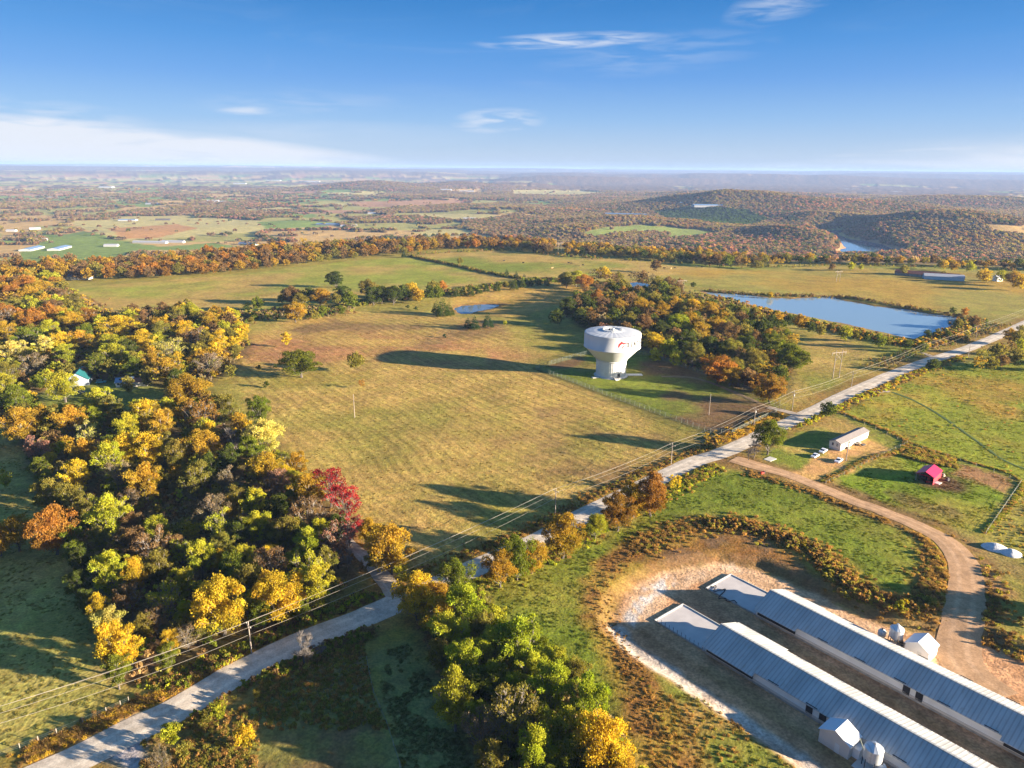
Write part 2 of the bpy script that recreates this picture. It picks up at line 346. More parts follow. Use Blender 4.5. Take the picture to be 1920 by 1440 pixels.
GROVE = px((1060, 590), (1080, 565), (1140, 552), (1230, 556), (1330, 578), (1400, 600), (1470, 630), (1500, 665), (1480, 700), (1470, 740), (1420, 742), (1370, 722), (1310, 700), (1240, 672), (1160, 640), (1090, 615))
CLUMP = px((770, 1120), (850, 1110), (900, 1140), (1000, 1230), (1090, 1300), (1150, 1380), (1190, 1460), (1240, 1560), (1000, 1560), (930, 1450), (880, 1380), (840, 1290), (800, 1200))
POLYS = dict(WOODS=WOODS, GROVE=GROVE, CLUMP=CLUMP)
lap('px')
VFIELDS = [(W([(-40, 520), (0, 500), (40, 472), (100, 442), (160, 432), (214, 450), (300, 462), (400, 456), (450, 462), (380, 468), (250, 470), (120, 500)])[:, :2], V_GREEN),
           (W([(128, 415), (250, 410), (400, 408), (560, 418), (560, 428), (470, 436), (400, 440), (330, 446), (250, 452), (210, 447), (150, 430)])[:, :2], V_PALE),
           (W([(195, 428), (330, 420), (370, 428), (300, 446), (230, 448)])[:, :2], gc(205, 150, 92)),
           (W([(0, 418), (60, 420), (80, 432), (40, 440), (0, 452)])[:, :2], V_TAN),
           (W([(1090, 440), (1150, 424), (1200, 421), (1290, 428), (1352, 436), (1300, 446), (1240, 447), (1260, 436), (1190, 436), (1150, 442), (1120, 446)])[:, :2], gc(150, 158, 76)),
           (W([(1838, 421), (1925, 424), (2040, 430), (2000, 442), (1925, 440), (1870, 434)])[:, :2], V_TAN),
           (W([(960, 357), (1090, 358), (1150, 362), (1080, 367), (960, 366)])[:, :2], V_PALE),
           (W([(650, 378), (860, 378), (900, 384), (780, 388), (680, 388)])[:, :2], V_PINK),
           (W([(780, 400), (920, 402), (940, 410), (860, 414), (790, 408)])[:, :2], V_PALE),
           (W([(480, 416), (560, 413), (640, 417), (600, 426), (500, 430)])[:, :2], V_GREEN),
           (W([(540, 446), (640, 440), (690, 447), (640, 455), (560, 456)])[:, :2], V_TAN)]
VPINE = W([(1225, 398), (1290, 390), (1400, 396), (1440, 412), (1400, 425), (1330, 420), (1240, 408)])[:, :2]
lap('vfields')
ca, sa = math.cos(R(17)), math.sin(R(17))
def valley(x, y):
    """forest amount and colour of the low ground"""
    r = np.hypot(x, y); a = np.arctan2(x, y) * 180 / math.pi
    u = (x * ca + y * sa) + (fbm(x / 500, y / 500, 41, 3) - .5) * 240; v = (-x * sa + y * ca) + (fbm(x / 500, y / 500, 44, 3) - .5) * 240
    su, sv = 420., 300.
    jv = np.floor(v / sv); uo = u + _h(jv, jv * 0 + 5, 50) * su
    iu = np.floor(uo / su); fu = uo / su - iu; fv = v / sv - jv
    hid = _h(iu, jv, 51); h2 = _h(iu, jv, 52)
    bias = sstep(-14, 8, a + (fbm(x / 900, y / 900, 61, 3) - .5) * 26)
    big = fbm(x / 620., y / 620., 63, 4) + .34 * bias + .03 * sstep(5000, 9000, r)
    frs = sstep(.63, .67, big)
    edge = np.minimum(np.minimum(fu, 1 - fu) * su, np.minimum(fv, 1 - fv) * sv)
    wv = 3 + 12 * fbm(x / 120., y / 120., 66, 3)
    line = sstep(wv + 4, wv - 4, edge) * (fbm(x / 160., y / 160., 67, 3) > .49)
    frs = np.maximum(frs, line); frs = np.maximum(frs, (h2 > .93) * (hid < .8) * 1.0)
    frs = np.maximum(frs, sstep(.72, .76, fbm(x / 60., y / 60., 68, 2)))
    pal = [V_GREEN, V_OLIVE, V_TAN, V_PINK, V_PALE, V_OLIVE, V_TAN]
    col = np.zeros(x.shape + (3,)); k = (hid * len(pal)).astype(int)
    for i, c in enumerate(pal): col[k == i] = c
    col *= (.85 + .3 * fbm(x / 70., y / 70., 71, 3))[..., None]
    # hills are wooded
    hz = np.zeros(x.shape)
    for hx, hy, hh, s1, s2, rt in HILLS: hz += hh * np.exp(-((x - hx) / s1) ** 2 - ((y - hy) / s2) ** 2)
    frs = np.maximum(frs, sstep(14, 26, hz))
    frs = np.maximum(frs, sstep(11500, 13000, r) * sstep(.38, .45, fbm(x / 1500, y / 1500, 73, 3)))
    dd = r - np.interp(np.arctan2(x, y), _ea, _er)
    frs = np.maximum(frs, sstep(330 + 160 * fbm(x / 80, y / 80, 75, 2), 260, dd))
    mind = np.full(x.shape, 1e9)
    for poly, c in VFIELDS:
        q = sdf(poly, x, y) + (fbm(x / 40, y / 40, 77, 3) - .5) * 30
        mk = sstep(6, -6, q); frs = frs * (1 - mk); col = col * (1 - mk[..., None]) + c * mk[..., None]
    q = sdf(LAKE, x, y); frs = np.where(q < 6, 0, frs)
    wc = V_WOOD * (.7 + .6 * fbm(x / 35, y / 35, 78, 3))[..., None]
    return frs, col * (1 - frs[..., None]) + wc * frs[..., None]
def paint(x, y):
    r = np.hypot(x, y); n = x.shape
    N1 = fbm(x / 30., y / 30., 101, 4); N2 = fbm(x / 7., y / 7., 111, 3); N3 = fbm(x / 90., y / 90., 121, 3)
    jit = (fbm(x / 5., y / 5., 131, 3) - .5) * 6
    col = np.tile(C_OLIVE, n + (1,)); mow = np.zeros(n); mc = np.zeros(n); grass = np.ones(n)
    def put(mk, c, g=None, mw=None):
        nonlocal col, grass, mow
        k = mk[..., None]; col = col * (1 - k) + np.asarray(c) * k
        if g is not None: grass = grass * (1 - mk) + g * mk
        if mw is not None: mow = mow * (1 - mk) + mw * mk
    def area(poly, soft=2.5, j=1.0): return sstep(soft, -soft, sdf(poly, x, y) + jit * j)
    def mixc(a, b, t): return a * (1 - t[..., None]) + b * t[..., None]
    lane = pdist(F_LANE, x, y, 3000); yd = sdf(YARD, x, y); road = pdist(ROAD_C, x, y)
    put(area(B_FIELD), mixc(C_GREEN * 1.05, C_FIELD, sstep(.35, .75, N3 + .3 * N1 - .1)))
    put(area(B2_FIELD, 20), mixc(C_OLIVE * 1.05, C_DRY, sstep(.4, .8, N3 + .3 * N1 - .1)))
    put(area(A_FIELD), mixc(gc(160, 160, 66), C_FIELD, sstep(.4, .7, N3 * .7 + N1 * .35)), mw=.8)
    put(area(T_FIELD, 8), mixc(C_TAN, C_DRY, N1), mw=.4)
    f = area(W_FIELD, 5)
    put(f, mixc(C_FIELD * 1.02, C_OLIVE, sstep(.43, .72, N3 * .55 + N1 * .5)), mw=1.0)
    up_ = px((560, 598), (700, 590), (900, 600), (975, 640), (960, 668), (700, 655), (560, 690), (430, 700), (430, 640))
    put(area(up_, 22) * .75, mixc(C_TAN * .95, C_FIELD, sstep(.4, .65, N1)))
    pinkp = sstep(.55, .72, fbm(x / 45., y / 45., 141, 4)) * f; put(pinkp * .75, C_BROWN * 1.2)
    q = sdf(px((430, 640), (620, 625), (840, 640), (1000, 668), (900, 690), (640, 680), (470, 690)), x, y); put(sstep(25, -20, q) * sstep(.35, .6, N1) * .85, gc(192, 134, 92))
    ar = np.arctan2(x - W_FIELD[0][0], y - W_FIELD[0][1])
    mc = np.where(area(A_FIELD) > .5, np.hypot(x - _ARC[0], y - _ARC[1]) * 1.0, lane * .72 + (fbm(x / 60, y / 60, 151, 2) - .5) * 10)
    put(area(RIGHTF, 5), mixc(C_FIELD, C_GREEN, sstep(.4, .7, N3)))
    put(area(TOWERYARD, 1.5, .2), mixc(C_GREEN * .9, C_BROWN, sstep(.52, .68, N1 * .7 + N3 * .4)), mw=.0)
    put(sstep(26, 8, np.hypot(x - 57, y - 385)) * .6, gc(140, 150, 60))
    put(area(PASTL), mixc(gc(178, 162, 86), C_FIELD * 1.05, sstep(.4, .7, N1)), mw=.3)
    put(area(SCRUBC), mixc(gc(142, 132, 72), C_BROWN * 1.15, sstep(.4, .65, N2 * .5 + N1 * .5)))
    put(area(PASTC), gc(148, 144, 84))
    put(area(GFIELD), mixc(gc(128, 136, 46), gc(162, 150, 64), sstep(.45, .75, N1 * .6 + N3 * .4)), mw=.25)
    put(area(RBIG, 4), mixc(gc(150, 152, 50), C_DRY, sstep(.42, .68, N1 * .7 + N3 * .3)))
    put(area(YARDHOME), mixc(gc(138, 144, 54), C_FIELD, sstep(.5, .7, N1)))
    put(area(REDYARD, 1.5), mixc(gc(134, 148, 42), gc(166, 154, 62), sstep(.4, .7, N1)))
    put(sstep(7, 2, pdist(px((1690, 930), (1730, 950), (1780, 962)), x, y) + jit) * .6, C_BROWN * 1.2)
    put(area(CORN, 1), C_DRY * .8); put(area(GARDEN, 2), mixc(C_BROWN * 1.3, C_DIRT, N2))
    put(sstep(11, 5, np.hypot(x - W1(1765, 905)[0], y - W1(1765, 905)[1]) + jit * .8), C_BROWN * .8)
    # woodland floors
    inner = px((1150, 1165), (1135, 1110), (1165, 1060), (1240, 1015), (1330, 990), (1420, 1000), (1500, 1030), (1560, 1075), (1620, 1115), (1700, 1150), (1640, 1160), (1480, 1085), (1350, 1050), (1200, 1088), (1160, 1120))
    put(area(inner, 3) * (yd > 0), mixc(C_BROWN * 1.15, C_RUST * 1.05, sstep(.35, .65, N2)))
    for pl in (WOODS, WOODS2, GROVE, CLUMP): put(sstep(6, -3, sdf(pl, x, y) + jit), mixc(C_WOOD, C_BROWN * .9, sstep(.4, .6, N2)))
    put(sstep(4, -4, sdf(CLEAR, x, y) + jit), gc(138, 140, 66)); put(sstep(4, -4, sdf(CLEAR2, x, y) + jit), gc(134, 126, 72))
    # verges of the roads
    put(sstep(13, 7, road + jit) * .8, mixc(C_RUST, gc(150, 126, 64), N2)); put(sstep(7, 3.6, road + jit * .3) * .8, C_TAN * .75)
    put(sstep(7, 3, np.minimum(pdist(LANE_A, x, y), pdist(LANE_B, x, y)) + jit * .7) * .8, C_RUST)
    dr = pdist(DIRT_C, x, y); put(sstep(12, 5, dr + jit) * .85, mixc(C_BROWN * 1.2, C_RUST, N2))
    put(sstep(9, 0, pdist(px((1560, 915), (1680, 965), (1790, 1010), (1860, 1040), (1920, 1075)), x, y) + jit * .6) * .6, C_BROWN * 1.3)
    # bare drive by the mobile home
    for ln, w_ in (((((1490, 897), (1520, 890), (1545, 876), (1570, 858))), 4.0), ((((1572, 850), (1600, 845), (1625, 832), (1650, 850))), 4.5), ((((1520, 885), (1535, 862), (1590, 880))), 2.4)):
        put(sstep(w_ + 2, w_ - 1.5, pdist(px(*ln), x, y) + jit * .5), mixc(C_DIRT * 1.12, C_TAN * 1.1, N2), 0)
    # brushy bank, slope and poultry yard
    put(area(SLOPEF, 5, 1.5), mixc(gc(178, 136, 76), C_GREEN * .95, sstep(.36, .54, N1)))
    bd = pdist(BERM, x, y); put(sstep(8.5, 3.5, bd + jit * .8), mixc(C_RUST, C_DRY, sstep(.35, .6, N2)))
    yd = sdf(YARD, x, y)
    put(sstep(2, -2, yd + jit * .6), mixc(gc(230, 174, 126), gc(210, 154, 110), N2), 0)
    put(sstep(-1, 1, yd) * sstep(6, 3, yd) * .7, C_BROWN * 1.2)
    south = pdist(px((1160, 1175), (1185, 1212), (1300, 1284), (1400, 1350), (1500, 1415), (1600, 1500)), x, y)
    put(sstep(3.6, 1.6, south + jit * .35), mixc(C_GRAVEL, C_DIRT, sstep(.5, .8, N2) * .6), 0)
    put(sstep(3.0, 1.2, pdist(px((1205, 1140), (1216, 1115), (1245, 1095), (1290, 1078), (1330, 1066), (1375, 1058)), x, y) + jit * .7) * sstep(.35, .6, fbm(x / 4, y / 4, 161, 3)), C_GRAVEL, 0)
    put(sstep(3, 0, np.abs(yd + 6) + jit * .5) * .5, gc(170, 122, 80), 0)
    hA = np.abs(x * .776 + y * .631 - 143.7); put((yd < -2) * sstep(5, 3, hA) * .4, gc(176, 130, 96), 0)
    put((yd < -2) * sstep(3, 1.5, np.minimum(np.abs(x * .776 + y * .631 - 123.5), np.abs(x * .776 + y * .631 - 146.8)) + jit * .5) * (x * .631 - y * .776 > -80) * .3, gc(128, 118, 66), 0)
    put(sstep(7, 4, np.hypot(x - DIRT_C[-1][0], y - DIRT_C[-1][1] + 3) + jit) * 1.0, C_DIRT, 0)
    put(sstep(9, 4, np.hypot(x - W1(1850, 1090)[0], y - W1(1850, 1090)[1]) + jit) * .7, C_DIRT * .9)
    loop = pdist(px((1190, 1150), (1225, 1100), (1290, 1070), (1370, 1063), (1450, 1086), (1560, 1142), (1680, 1198), (1800, 1262), (1900, 1330)), x, y)
    put(sstep(5.5, 3, loop + jit * .6) * .7 * (yd < 1), gc(240, 196, 152), 0)
    put(sstep(2.3, 1.0, pdist(px((1172, 1178), (1186, 1140), (1215, 1105), (1260, 1080)), x, y) + jit * .5) * sstep(.3, .5, fbm(x / 3, y / 3, 163, 3)), gc(236, 222, 208), 0)
    # pale gravel apron at the near junction
    put(sstep(1.5, -1.5, sdf(px((262, 1460), (272, 1392), (300, 1366), (345, 1322), (250, 1345), (150, 1400)), x, y) + jit * .25), gc(212, 198, 192), 0)
    # pond rims
    for pd in (POND1, POND2, POND3):
        q = sdf(pd, x, y); put(sstep(7, 3, q + jit) * .85, mixc(C_BROWN, C_RUST, N2))
    # fence strip of uncut grass
    for ln in (((1004, 693), (1330, 812), (1372, 816)), ((770, 480), (860, 500), (960, 524))):
        put(sstep(3, 1, pdist(px(*ln), x, y) + jit * .2) * .8, gc(110, 104, 58))
    # beyond the plateau
    re_ = np.interp(np.arctan2(x, y), _ea, _er); far = (r - re_) > -40
    fmask = np.zeros(n)
    if far.any():
        fr, vc = valley(x[far], y[far]); k = sstep(-40, 0, (r - re_)[far])[..., None]
        col[far] = col[far] * (1 - k) + vc * k; mow[far] *= (1 - k[..., 0]); grass[far] = 1; fmask[far] = fr * k[..., 0]
    return col, mow, mc, grass, fmask
_ARC = G0([(420, 470)])[0]

# ---- terrain sheet: rings round the survey point, fine inside the view, coarse outside
th_in = np.radians(np.arange(-39, 39.01, .122)); th_out = np.radians(np.concatenate([np.arange(39.8, 62, .8), np.arange(65, 181, 5)]))
TH = np.concatenate([-th_out[::-1], th_in, th_out])
RR = [8, 20, 40, 62, 80]
while RR[-1] < 1100: RR.append(RR[-1] + max(.0068 * RR[-1], .75))
while RR[-1] < 7000: RR.append(RR[-1] * 1.0095)
while RR[-1] < 45000: RR.append(RR[-1] * 1.028)
RR = np.array(RR)
TT, RG = np.meshgrid(TH, RR); X = RG * np.sin(TT); Y = RG * np.cos(TT)
Z = zt(X.ravel(), Y.ravel()).reshape(X.shape)
lap('zt grid')
col, mow, mc, grass, fmask = paint(X.ravel(), Y.ravel())
# canopy beyond the reach of single trees
can = fmask * sstep(4800, 6800, RG.ravel()) * 11
can = can * (.5 + fbm(X.ravel() / 30, Y.ravel() / 30, 201, 2))
Z = Z + can.reshape(Z.shape)
nr, nc = X.shape
V = np.stack([X.ravel(), Y.ravel(), Z.ravel()], 1)
idx = np.arange(nr * nc).reshape(nr, nc)
q = np.stack([idx[:-1, :-1].ravel(), idx[:-1, 1:].ravel(), idx[1:, 1:].ravel(), idx[1:, :-1].ravel()], 1)
def quads_mesh(name, V, q, smooth=True):
    me = bpy.data.meshes.new(name); me.vertices.add(len(V)); me.vertices.foreach_set('co', np.asarray(V, np.float32).ravel())
    me.loops.add(q.size); me.loops.foreach_set('vertex_index', q.ravel().astype(np.int32))
    me.polygons.add(len(q)); me.polygons.foreach_set('loop_start', (np.arange(len(q)) * q.shape[1]).astype(np.int32))
    me.polygons.foreach_set('loop_total', np.full(len(q), q.shape[1], np.int32))
    me.update(calc_edges=True)
    if smooth: me.polygons.foreach_set('use_smooth', np.ones(len(q), bool))
    return me
def attr(me, name, arr, typ):
    a = me.attributes.new(name, typ, 'POINT')
    if typ == 'FLOAT_COLOR':
        c = np.ones((len(arr), 4), np.float32); c[:, :3] = arr; a.data.foreach_set('color', c.ravel())
    elif typ == 'FLOAT_VECTOR': a.data.foreach_set('vector', np.asarray(arr, np.float32).ravel())
    elif typ == 'INT': a.data.foreach_set('value', np.asarray(arr, np.int32))
    else: a.data.foreach_set('value', np.asarray(arr, np.float32))
me = quads_mesh('ground', V, q[:, ::-1])
attr(me, 'col', col, 'FLOAT_COLOR'); attr(me, 'mow', mow, 'FLOAT'); attr(me, 'mc', mc, 'FLOAT'); attr(me, 'grass', grass, 'FLOAT'); attr(me, 'frs', fmask, 'FLOAT')

class NB:
    """small node-tree builder"""
    def __init__(s, name):
        s.m = bpy.data.materials.new(name); s.m.use_nodes = True; s.n = s.m.node_tree.nodes; s.l = s.m.node_tree.links; s.b = s.n['Principled BSDF']
    def new(s, t, **k):
        n = s.n.new(t)
        for a, b in k.items(): setattr(n, a, b)
        return n
    def inp(s, n, i, v):
        if isinstance(v, bpy.types.NodeSocket): s.l.new(v, n.inputs[i])
        else: n.inputs[i].default_value = v
    def math(s, op, a, b=0.0, c=0.0):
        n = s.new('ShaderNodeMath', operation=op); s.inp(n, 0, a); s.inp(n, 1, b); s.inp(n, 2, c); return n.outputs[0]
    def noise(s, scale, detail=3, vec=None, rough=.55, dist=0, stretch=None):
        v = vec or s.pos()
        if stretch:
            mp = s.new('ShaderNodeMapping'); s.l.new(v, mp.inputs[0]); mp.inputs['Scale'].default_value = stretch[:3]; mp.inputs['Rotation'].default_value = (0, 0, stretch[3] if len(stretch) > 3 else 0); v = mp.outputs[0]
        n = s.new('ShaderNodeTexNoise'); s.l.new(v, n.inputs['Vector']); s.inp(n, 'Scale', scale); s.inp(n, 'Detail', detail); s.inp(n, 'Roughness', rough); s.inp(n, 'Distortion', dist); return n.outputs[0]
    def pos(s):
        if not hasattr(s, '_p'): s._p = s.new('ShaderNodeNewGeometry').outputs['Position']
        return s._p
    def mr(s, x, a, b, c, d, smooth=True):
        n = s.new('ShaderNodeMapRange', interpolation_type='SMOOTHSTEP' if smooth else 'LINEAR'); s.inp(n, 0, x)
        for i, v in zip((1, 2, 3, 4), (a, b, c, d)): s.inp(n, i, v)
        return n.outputs[0]
    def attr(s, name, typ='GEOMETRY'): n = s.new('ShaderNodeAttribute', attribute_name=name, attribute_type=typ); return n
    def scale(s, c, f): n = s.new('ShaderNodeVectorMath', operation='SCALE'); s.inp(n, 0, c); s.inp(n, 'Scale', f); return n.outputs[0]
    def mul(s, c, d): n = s.new('ShaderNodeVectorMath', operation='MULTIPLY'); s.inp(n, 0, c); s.inp(n, 1, d); return n.outputs[0]
    def mix(s, f, a, b):
        n = s.new('ShaderNodeMix', data_type='RGBA'); s.inp(n, 0, f); s.inp(n, 6, a); s.inp(n, 7, b); return n.outputs[2]
    def bump(s, h, strength=.5, dist=.2):
        n = s.new('ShaderNodeBump'); s.inp(n, 'Strength', strength); s.inp(n, 'Distance', dist); s.inp(n, 'Height', h); s.l.new(n.outputs[0], s.b.inputs['Normal']); return n
g = NB('ground_cover')
c = g.attr('col').outputs['Color']; mw = g.attr('mow').outputs['Fac']; mcn = g.attr('mc').outputs['Fac']; gr = g.attr('grass').outputs['Fac']; fr = g.attr('frs').outputs['Fac']
nA = g.noise(.05, 5, rough=.6); nB = g.noise(.35, 4, rough=.6); nC = g.noise(1.6, 3); nS = g.noise(.5, 4, stretch=(1, .25, 1, R(40)))
f1 = g.mr(nA, .3, .7, .82, 1.16); f2 = g.mr(nB, .3, .72, .78, 1.2); f3 = g.mr(nC, .3, .7, .74, 1.24)
cc = g.scale(g.scale(g.scale(c, f1), f2), f3)
hue = g.mr(g.noise(.13, 5, rough=.65), .42, .6, 0, 1)
hueB = g.mr(g.noise(.6, 4, rough=.6), .45, .62, 0, 1)
cc = g.mix(g.math('MULTIPLY', g.math('MULTIPLY', hue, gr), .5), cc, g.mul(cc, (.86, 1.04, .76)))
cc = g.mix(g.math('MULTIPLY', g.math('MULTIPLY', hueB, gr), .5), cc, g.mul(cc, (1.14, .98, .9)))
# mowing rows
w1 = g.math('SINE', g.math('ADD', g.math('MULTIPLY', mcn, 2 * math.pi / 4.2), g.math('MULTIPLY', nA, 9)))
w2 = g.math('SINE', g.math('ADD', g.math('MULTIPLY', mcn, 2 * math.pi / 1.7), g.math('MULTIPLY', nB, 7)))
st = g.math('MULTIPLY', mw, g.math('ADD', g.math('MULTIPLY', w1, g.mr(g.noise(.02, 3), .35, .65, .04, .17)), g.math('MULTIPLY', w2, .10)))
cc = g.scale(cc, g.math('ADD', 1.0, st))
vo = g.new('ShaderNodeTexVoronoi'); g.l.new(g.pos(), vo.inputs['Vector']); vo.inputs['Scale'].default_value = 1 / 13.0
vc = g.new('ShaderNodeSeparateColor'); g.l.new(vo.outputs['Color'], vc.inputs[0])
cf = g.scale(c, g.mr(vc.outputs[0], 0, 1, .5, 1.5, False)); cf = g.mix(g.mr(vc.outputs[1], .3, .9, 0, .5), cf, g.mul(cf, (.62, 1.1, .95)))
cc = g.mix(fr, cc, cf)
g.l.new(cc, g.b.inputs['Base Color']); g.b.inputs['Roughness'].default_value = .95; g.b.inputs['Specular IOR Level'].default_value = .08
hgt = g.math('ADD', g.math('ADD', g.math('MULTIPLY', nB, .8), g.math('MULTIPLY', nC, .35)), g.math('MULTIPLY', g.math('MULTIPLY', mw, w1), .05))
g.bump(g.math('ADD', hgt, g.math('MULTIPLY', g.math('MULTIPLY', fr, vo.outputs['Distance']), -.8)), .55, .55)
me.materials.append(g.m)
ground = bpy.data.objects.new('ground', me); link(ground); tag(ground, 'rolling farmland of mown golden fields, pasture and wooded valley', kind='structure')

lap('terrain')
# ---- roads as ribbons on the terrain
def smooth_line(pts, step=2.0):
    P_ = np.asarray(pts, float); n = len(P_); out = []
    for i in range(n - 1):
        p0, p1, p2, p3 = P_[max(i - 1, 0)], P_[i], P_[i + 1], P_[min(i + 2, n - 1)]
        k = max(2, int(np.hypot(*(p2 - p1)) / step))
        for t in np.arange(k) / k:
            out.append(.5 * ((2 * p1) + (p2 - p0) * t + (2 * p0 - 5 * p1 + 4 * p2 - p3) * t * t + (-p0 + 3 * p1 - 3 * p2 + p3) * t ** 3))
    out.append(P_[-1]); return np.array(out)
def ribbon(name, line, w, lift, mat, label=None, seed=1, rag=.35, nw=8, crown=.06):
    c_ = smooth_line(line); d = np.gradient(c_, axis=0); d /= np.hypot(d[:, 0], d[:, 1])[:, None]; nrm = np.stack([-d[:, 1], d[:, 0]], 1)
    s = np.concatenate([[0], np.cumsum(np.hypot(*np.diff(c_, axis=0).T))])
    ww = w if hasattr(w, '__len__') else np.full(2, w); wv = np.interp(s / s[-1], np.linspace(0, 1, len(ww)), ww)
    el_ = (fbm(s / 5, s * 0, seed, 3) - .5) * rag * 2; er_ = (fbm(s / 5, s * 0 + 9, seed + 5, 3) - .5) * rag * 2
    V_ = []; A_ = []; S_ = []
    for j in range(nw + 1):
        u = j / nw * 2 - 1; off = u * wv / 2 + (el_ if u < 0 else er_) * abs(u)
        p = c_ + nrm * off[:, None]
        V_.append(np.stack([p[:, 0], p[:, 1], zt(p[:, 0], p[:, 1]) + lift + crown * (1 - u * u)], 1)); A_.append(np.full(len(s), u)); S_.append(s)
    k = len(s); V_ = np.concatenate(V_); id_ = np.arange(len(V_)).reshape(nw + 1, k)
    qq = np.stack([id_[:-1, :-1].ravel(), id_[:-1, 1:].ravel(), id_[1:, 1:].ravel(), id_[1:, :-1].ravel()], 1)
    me = quads_mesh(name, V_, qq[:, ::-1]); attr(me, 'u', np.concatenate(A_), 'FLOAT'); attr(me, 's', np.concatenate(S_), 'FLOAT'); me.materials.append(mat)
    o = bpy.data.objects.new(name, me); link(o); return tag(o, label, kind='structure')
def road_mat(name, base, track, k=.5):
    b = NB(name); u = b.math('ABSOLUTE', b.attr('u').outputs['Fac'])
    wob = b.math('ADD', u, b.math('MULTIPLY', b.math('SUBTRACT', b.noise(.2, 3), .5), .25))
    tr = b.math('MULTIPLY', b.mr(b.math('ABSOLUTE', b.math('SUBTRACT', wob, .38)), .04, .2, 1, 0), b.mr(b.noise(.08, 4), .3, .6, .4, 1))
    cc = b.mix(b.math('MULTIPLY', tr, k), (*base, 1), (*track, 1))
    cc = b.scale(b.scale(cc, b.mr(b.noise(.25, 5, rough=.7), .3, .7, .72, 1.15)), b.mr(b.noise(2.5, 3), .3, .7, .85, 1.12))
    b.l.new(cc, b.b.inputs['Base Color']); b.b.inputs['Roughness'].default_value = .92; b.b.inputs['Specular IOR Level'].default_value = .15
    b.bump(b.noise(3.0, 4), .35, .08); return b.m
M_ROAD = road_mat('pale_chipseal', tuple(lin(214, 197, 176, .80)), tuple(lin(236, 220, 198, .80)), .8)
M_DIRT = road_mat('tan_dirt_track', tuple(gc(210, 166, 124)), tuple(gc(232, 188, 146)), .8)
M_GRAV = road_mat('pale_gravel', tuple(gc(196, 176, 156)), tuple(gc(220, 204, 184)), .6)
ribbon('road', ROAD_C, 8.3, .06, M_ROAD, 'pale grey chip-sealed country road crossing from lower left to upper right', 3, .25)
ribbon('dirt_road', DIRT_C, [8.5, 6.5, 6, 6.5, 7.5, 9, 9, 9.5, 11], .075, M_DIRT, 'tan dirt track curving past the red barn to the poultry houses', 5, .5)
ribbon('gravel_lane', LANE_A, [5.5, 4.5, 4, 3.5], .05, M_GRAV, 'narrow gravel lane leaving the road into the woodland', 9, .4)
ribbon('gravel_lane', LANE_B, [3.5, 4, 4, 4], .05, M_GRAV, 'far end of the gravel lane between woodland and striped field', 10, .4)
ribbon('driveway', px((1500, 783), (1488, 776), (1462, 769), (1440, 764)), [7, 4.2, 4, 4], .09, M_GRAV, 'short gravel driveway from the road to the water tower gate', 11, .3)
ribbon('driveway', px((1240, 706), (1300, 709), (1360, 728), (1440, 764)), [3, 3, 3], .05, simple('worn_track', tuple(gc(150, 124, 88)), .95, var=.25, vscale=.4), 'faint worn track from the tower base to its gate', 12, .5)
ribbon('field_track', px((1672, 737), (1712, 752), (1760, 778), (1820, 820), (1880, 862), (1925, 880)), 1.6, .05, simple('worn_green_track', tuple(gc(84, 104, 40)), .95, var=.3, vscale=.4), 'thin dark wheel track curving across the right pasture', 15, .4)
ribbon('gravel_turnout', px((1640, 738), (1655, 735), (1668, 737)), [3, 4, 3], .10, M_GRAV, 'small pale gravel turnout at the right field gate', 16, .4)
ribbon('gravel_turnout', px((1748, 672), (1738, 668), (1726, 664)), [4, 3, 3], .10, M_GRAV, 'small gravel entrance by the pond side field', 17, .4)

# ---- water
def water(name, poly, z, label, deep, expand=9, rough=.06):
    P_ = np.asarray(poly); c_ = P_.mean(0); d = P_ - c_; k = 1 + expand / np.maximum(np.hypot(d[:, 0], d[:, 1]), 1e-3)[:, None]; P2 = c_ + d * k
    me = bpy.data.meshes.new(name); me.from_pydata([(a, b, z) for a, b in P2], [], [tuple(range(len(P2)))]); me.update()
    import bmesh
    bm = bmesh.new(); bm.from_mesh(me); bmesh.ops.triangulate(bm, faces=bm.faces)
    for f_ in bm.faces:
        if f_.normal.z < 0: f_.normal_flip()
    bm.to_mesh(me); bm.free()
    b = NB(name + '_water'); b.b.inputs['Base Color'].default_value = (*deep, 1); b.b.inputs['Roughness'].default_value = rough; b.b.inputs['IOR'].default_value = 1.33
    b.b.inputs['Specular IOR Level'].default_value = .9
    b.bump(b.noise(.5, 3), .03, .05); me.materials.append(b.m)
    o = bpy.data.objects.new(name, me); link(o); return tag(o, label, kind='structure')
water('pond', POND1, -.62, 'large blue farm pond beyond the grove with a ragged bank', (.22, .31, .37))
water('pond', POND2, -.62, 'small pale pond in the middle field below the dark trees', (.12, .15, .17), 6)
water('pond', POND3, -.62, 'tiny dark pond half hidden behind the tree clump', (.02, .05, .06), 6)
water('lake', LAKE, LAKE_Z, 'narrow blue lake winding between wooded hills in the valley', (.05, .12, .19), 40)
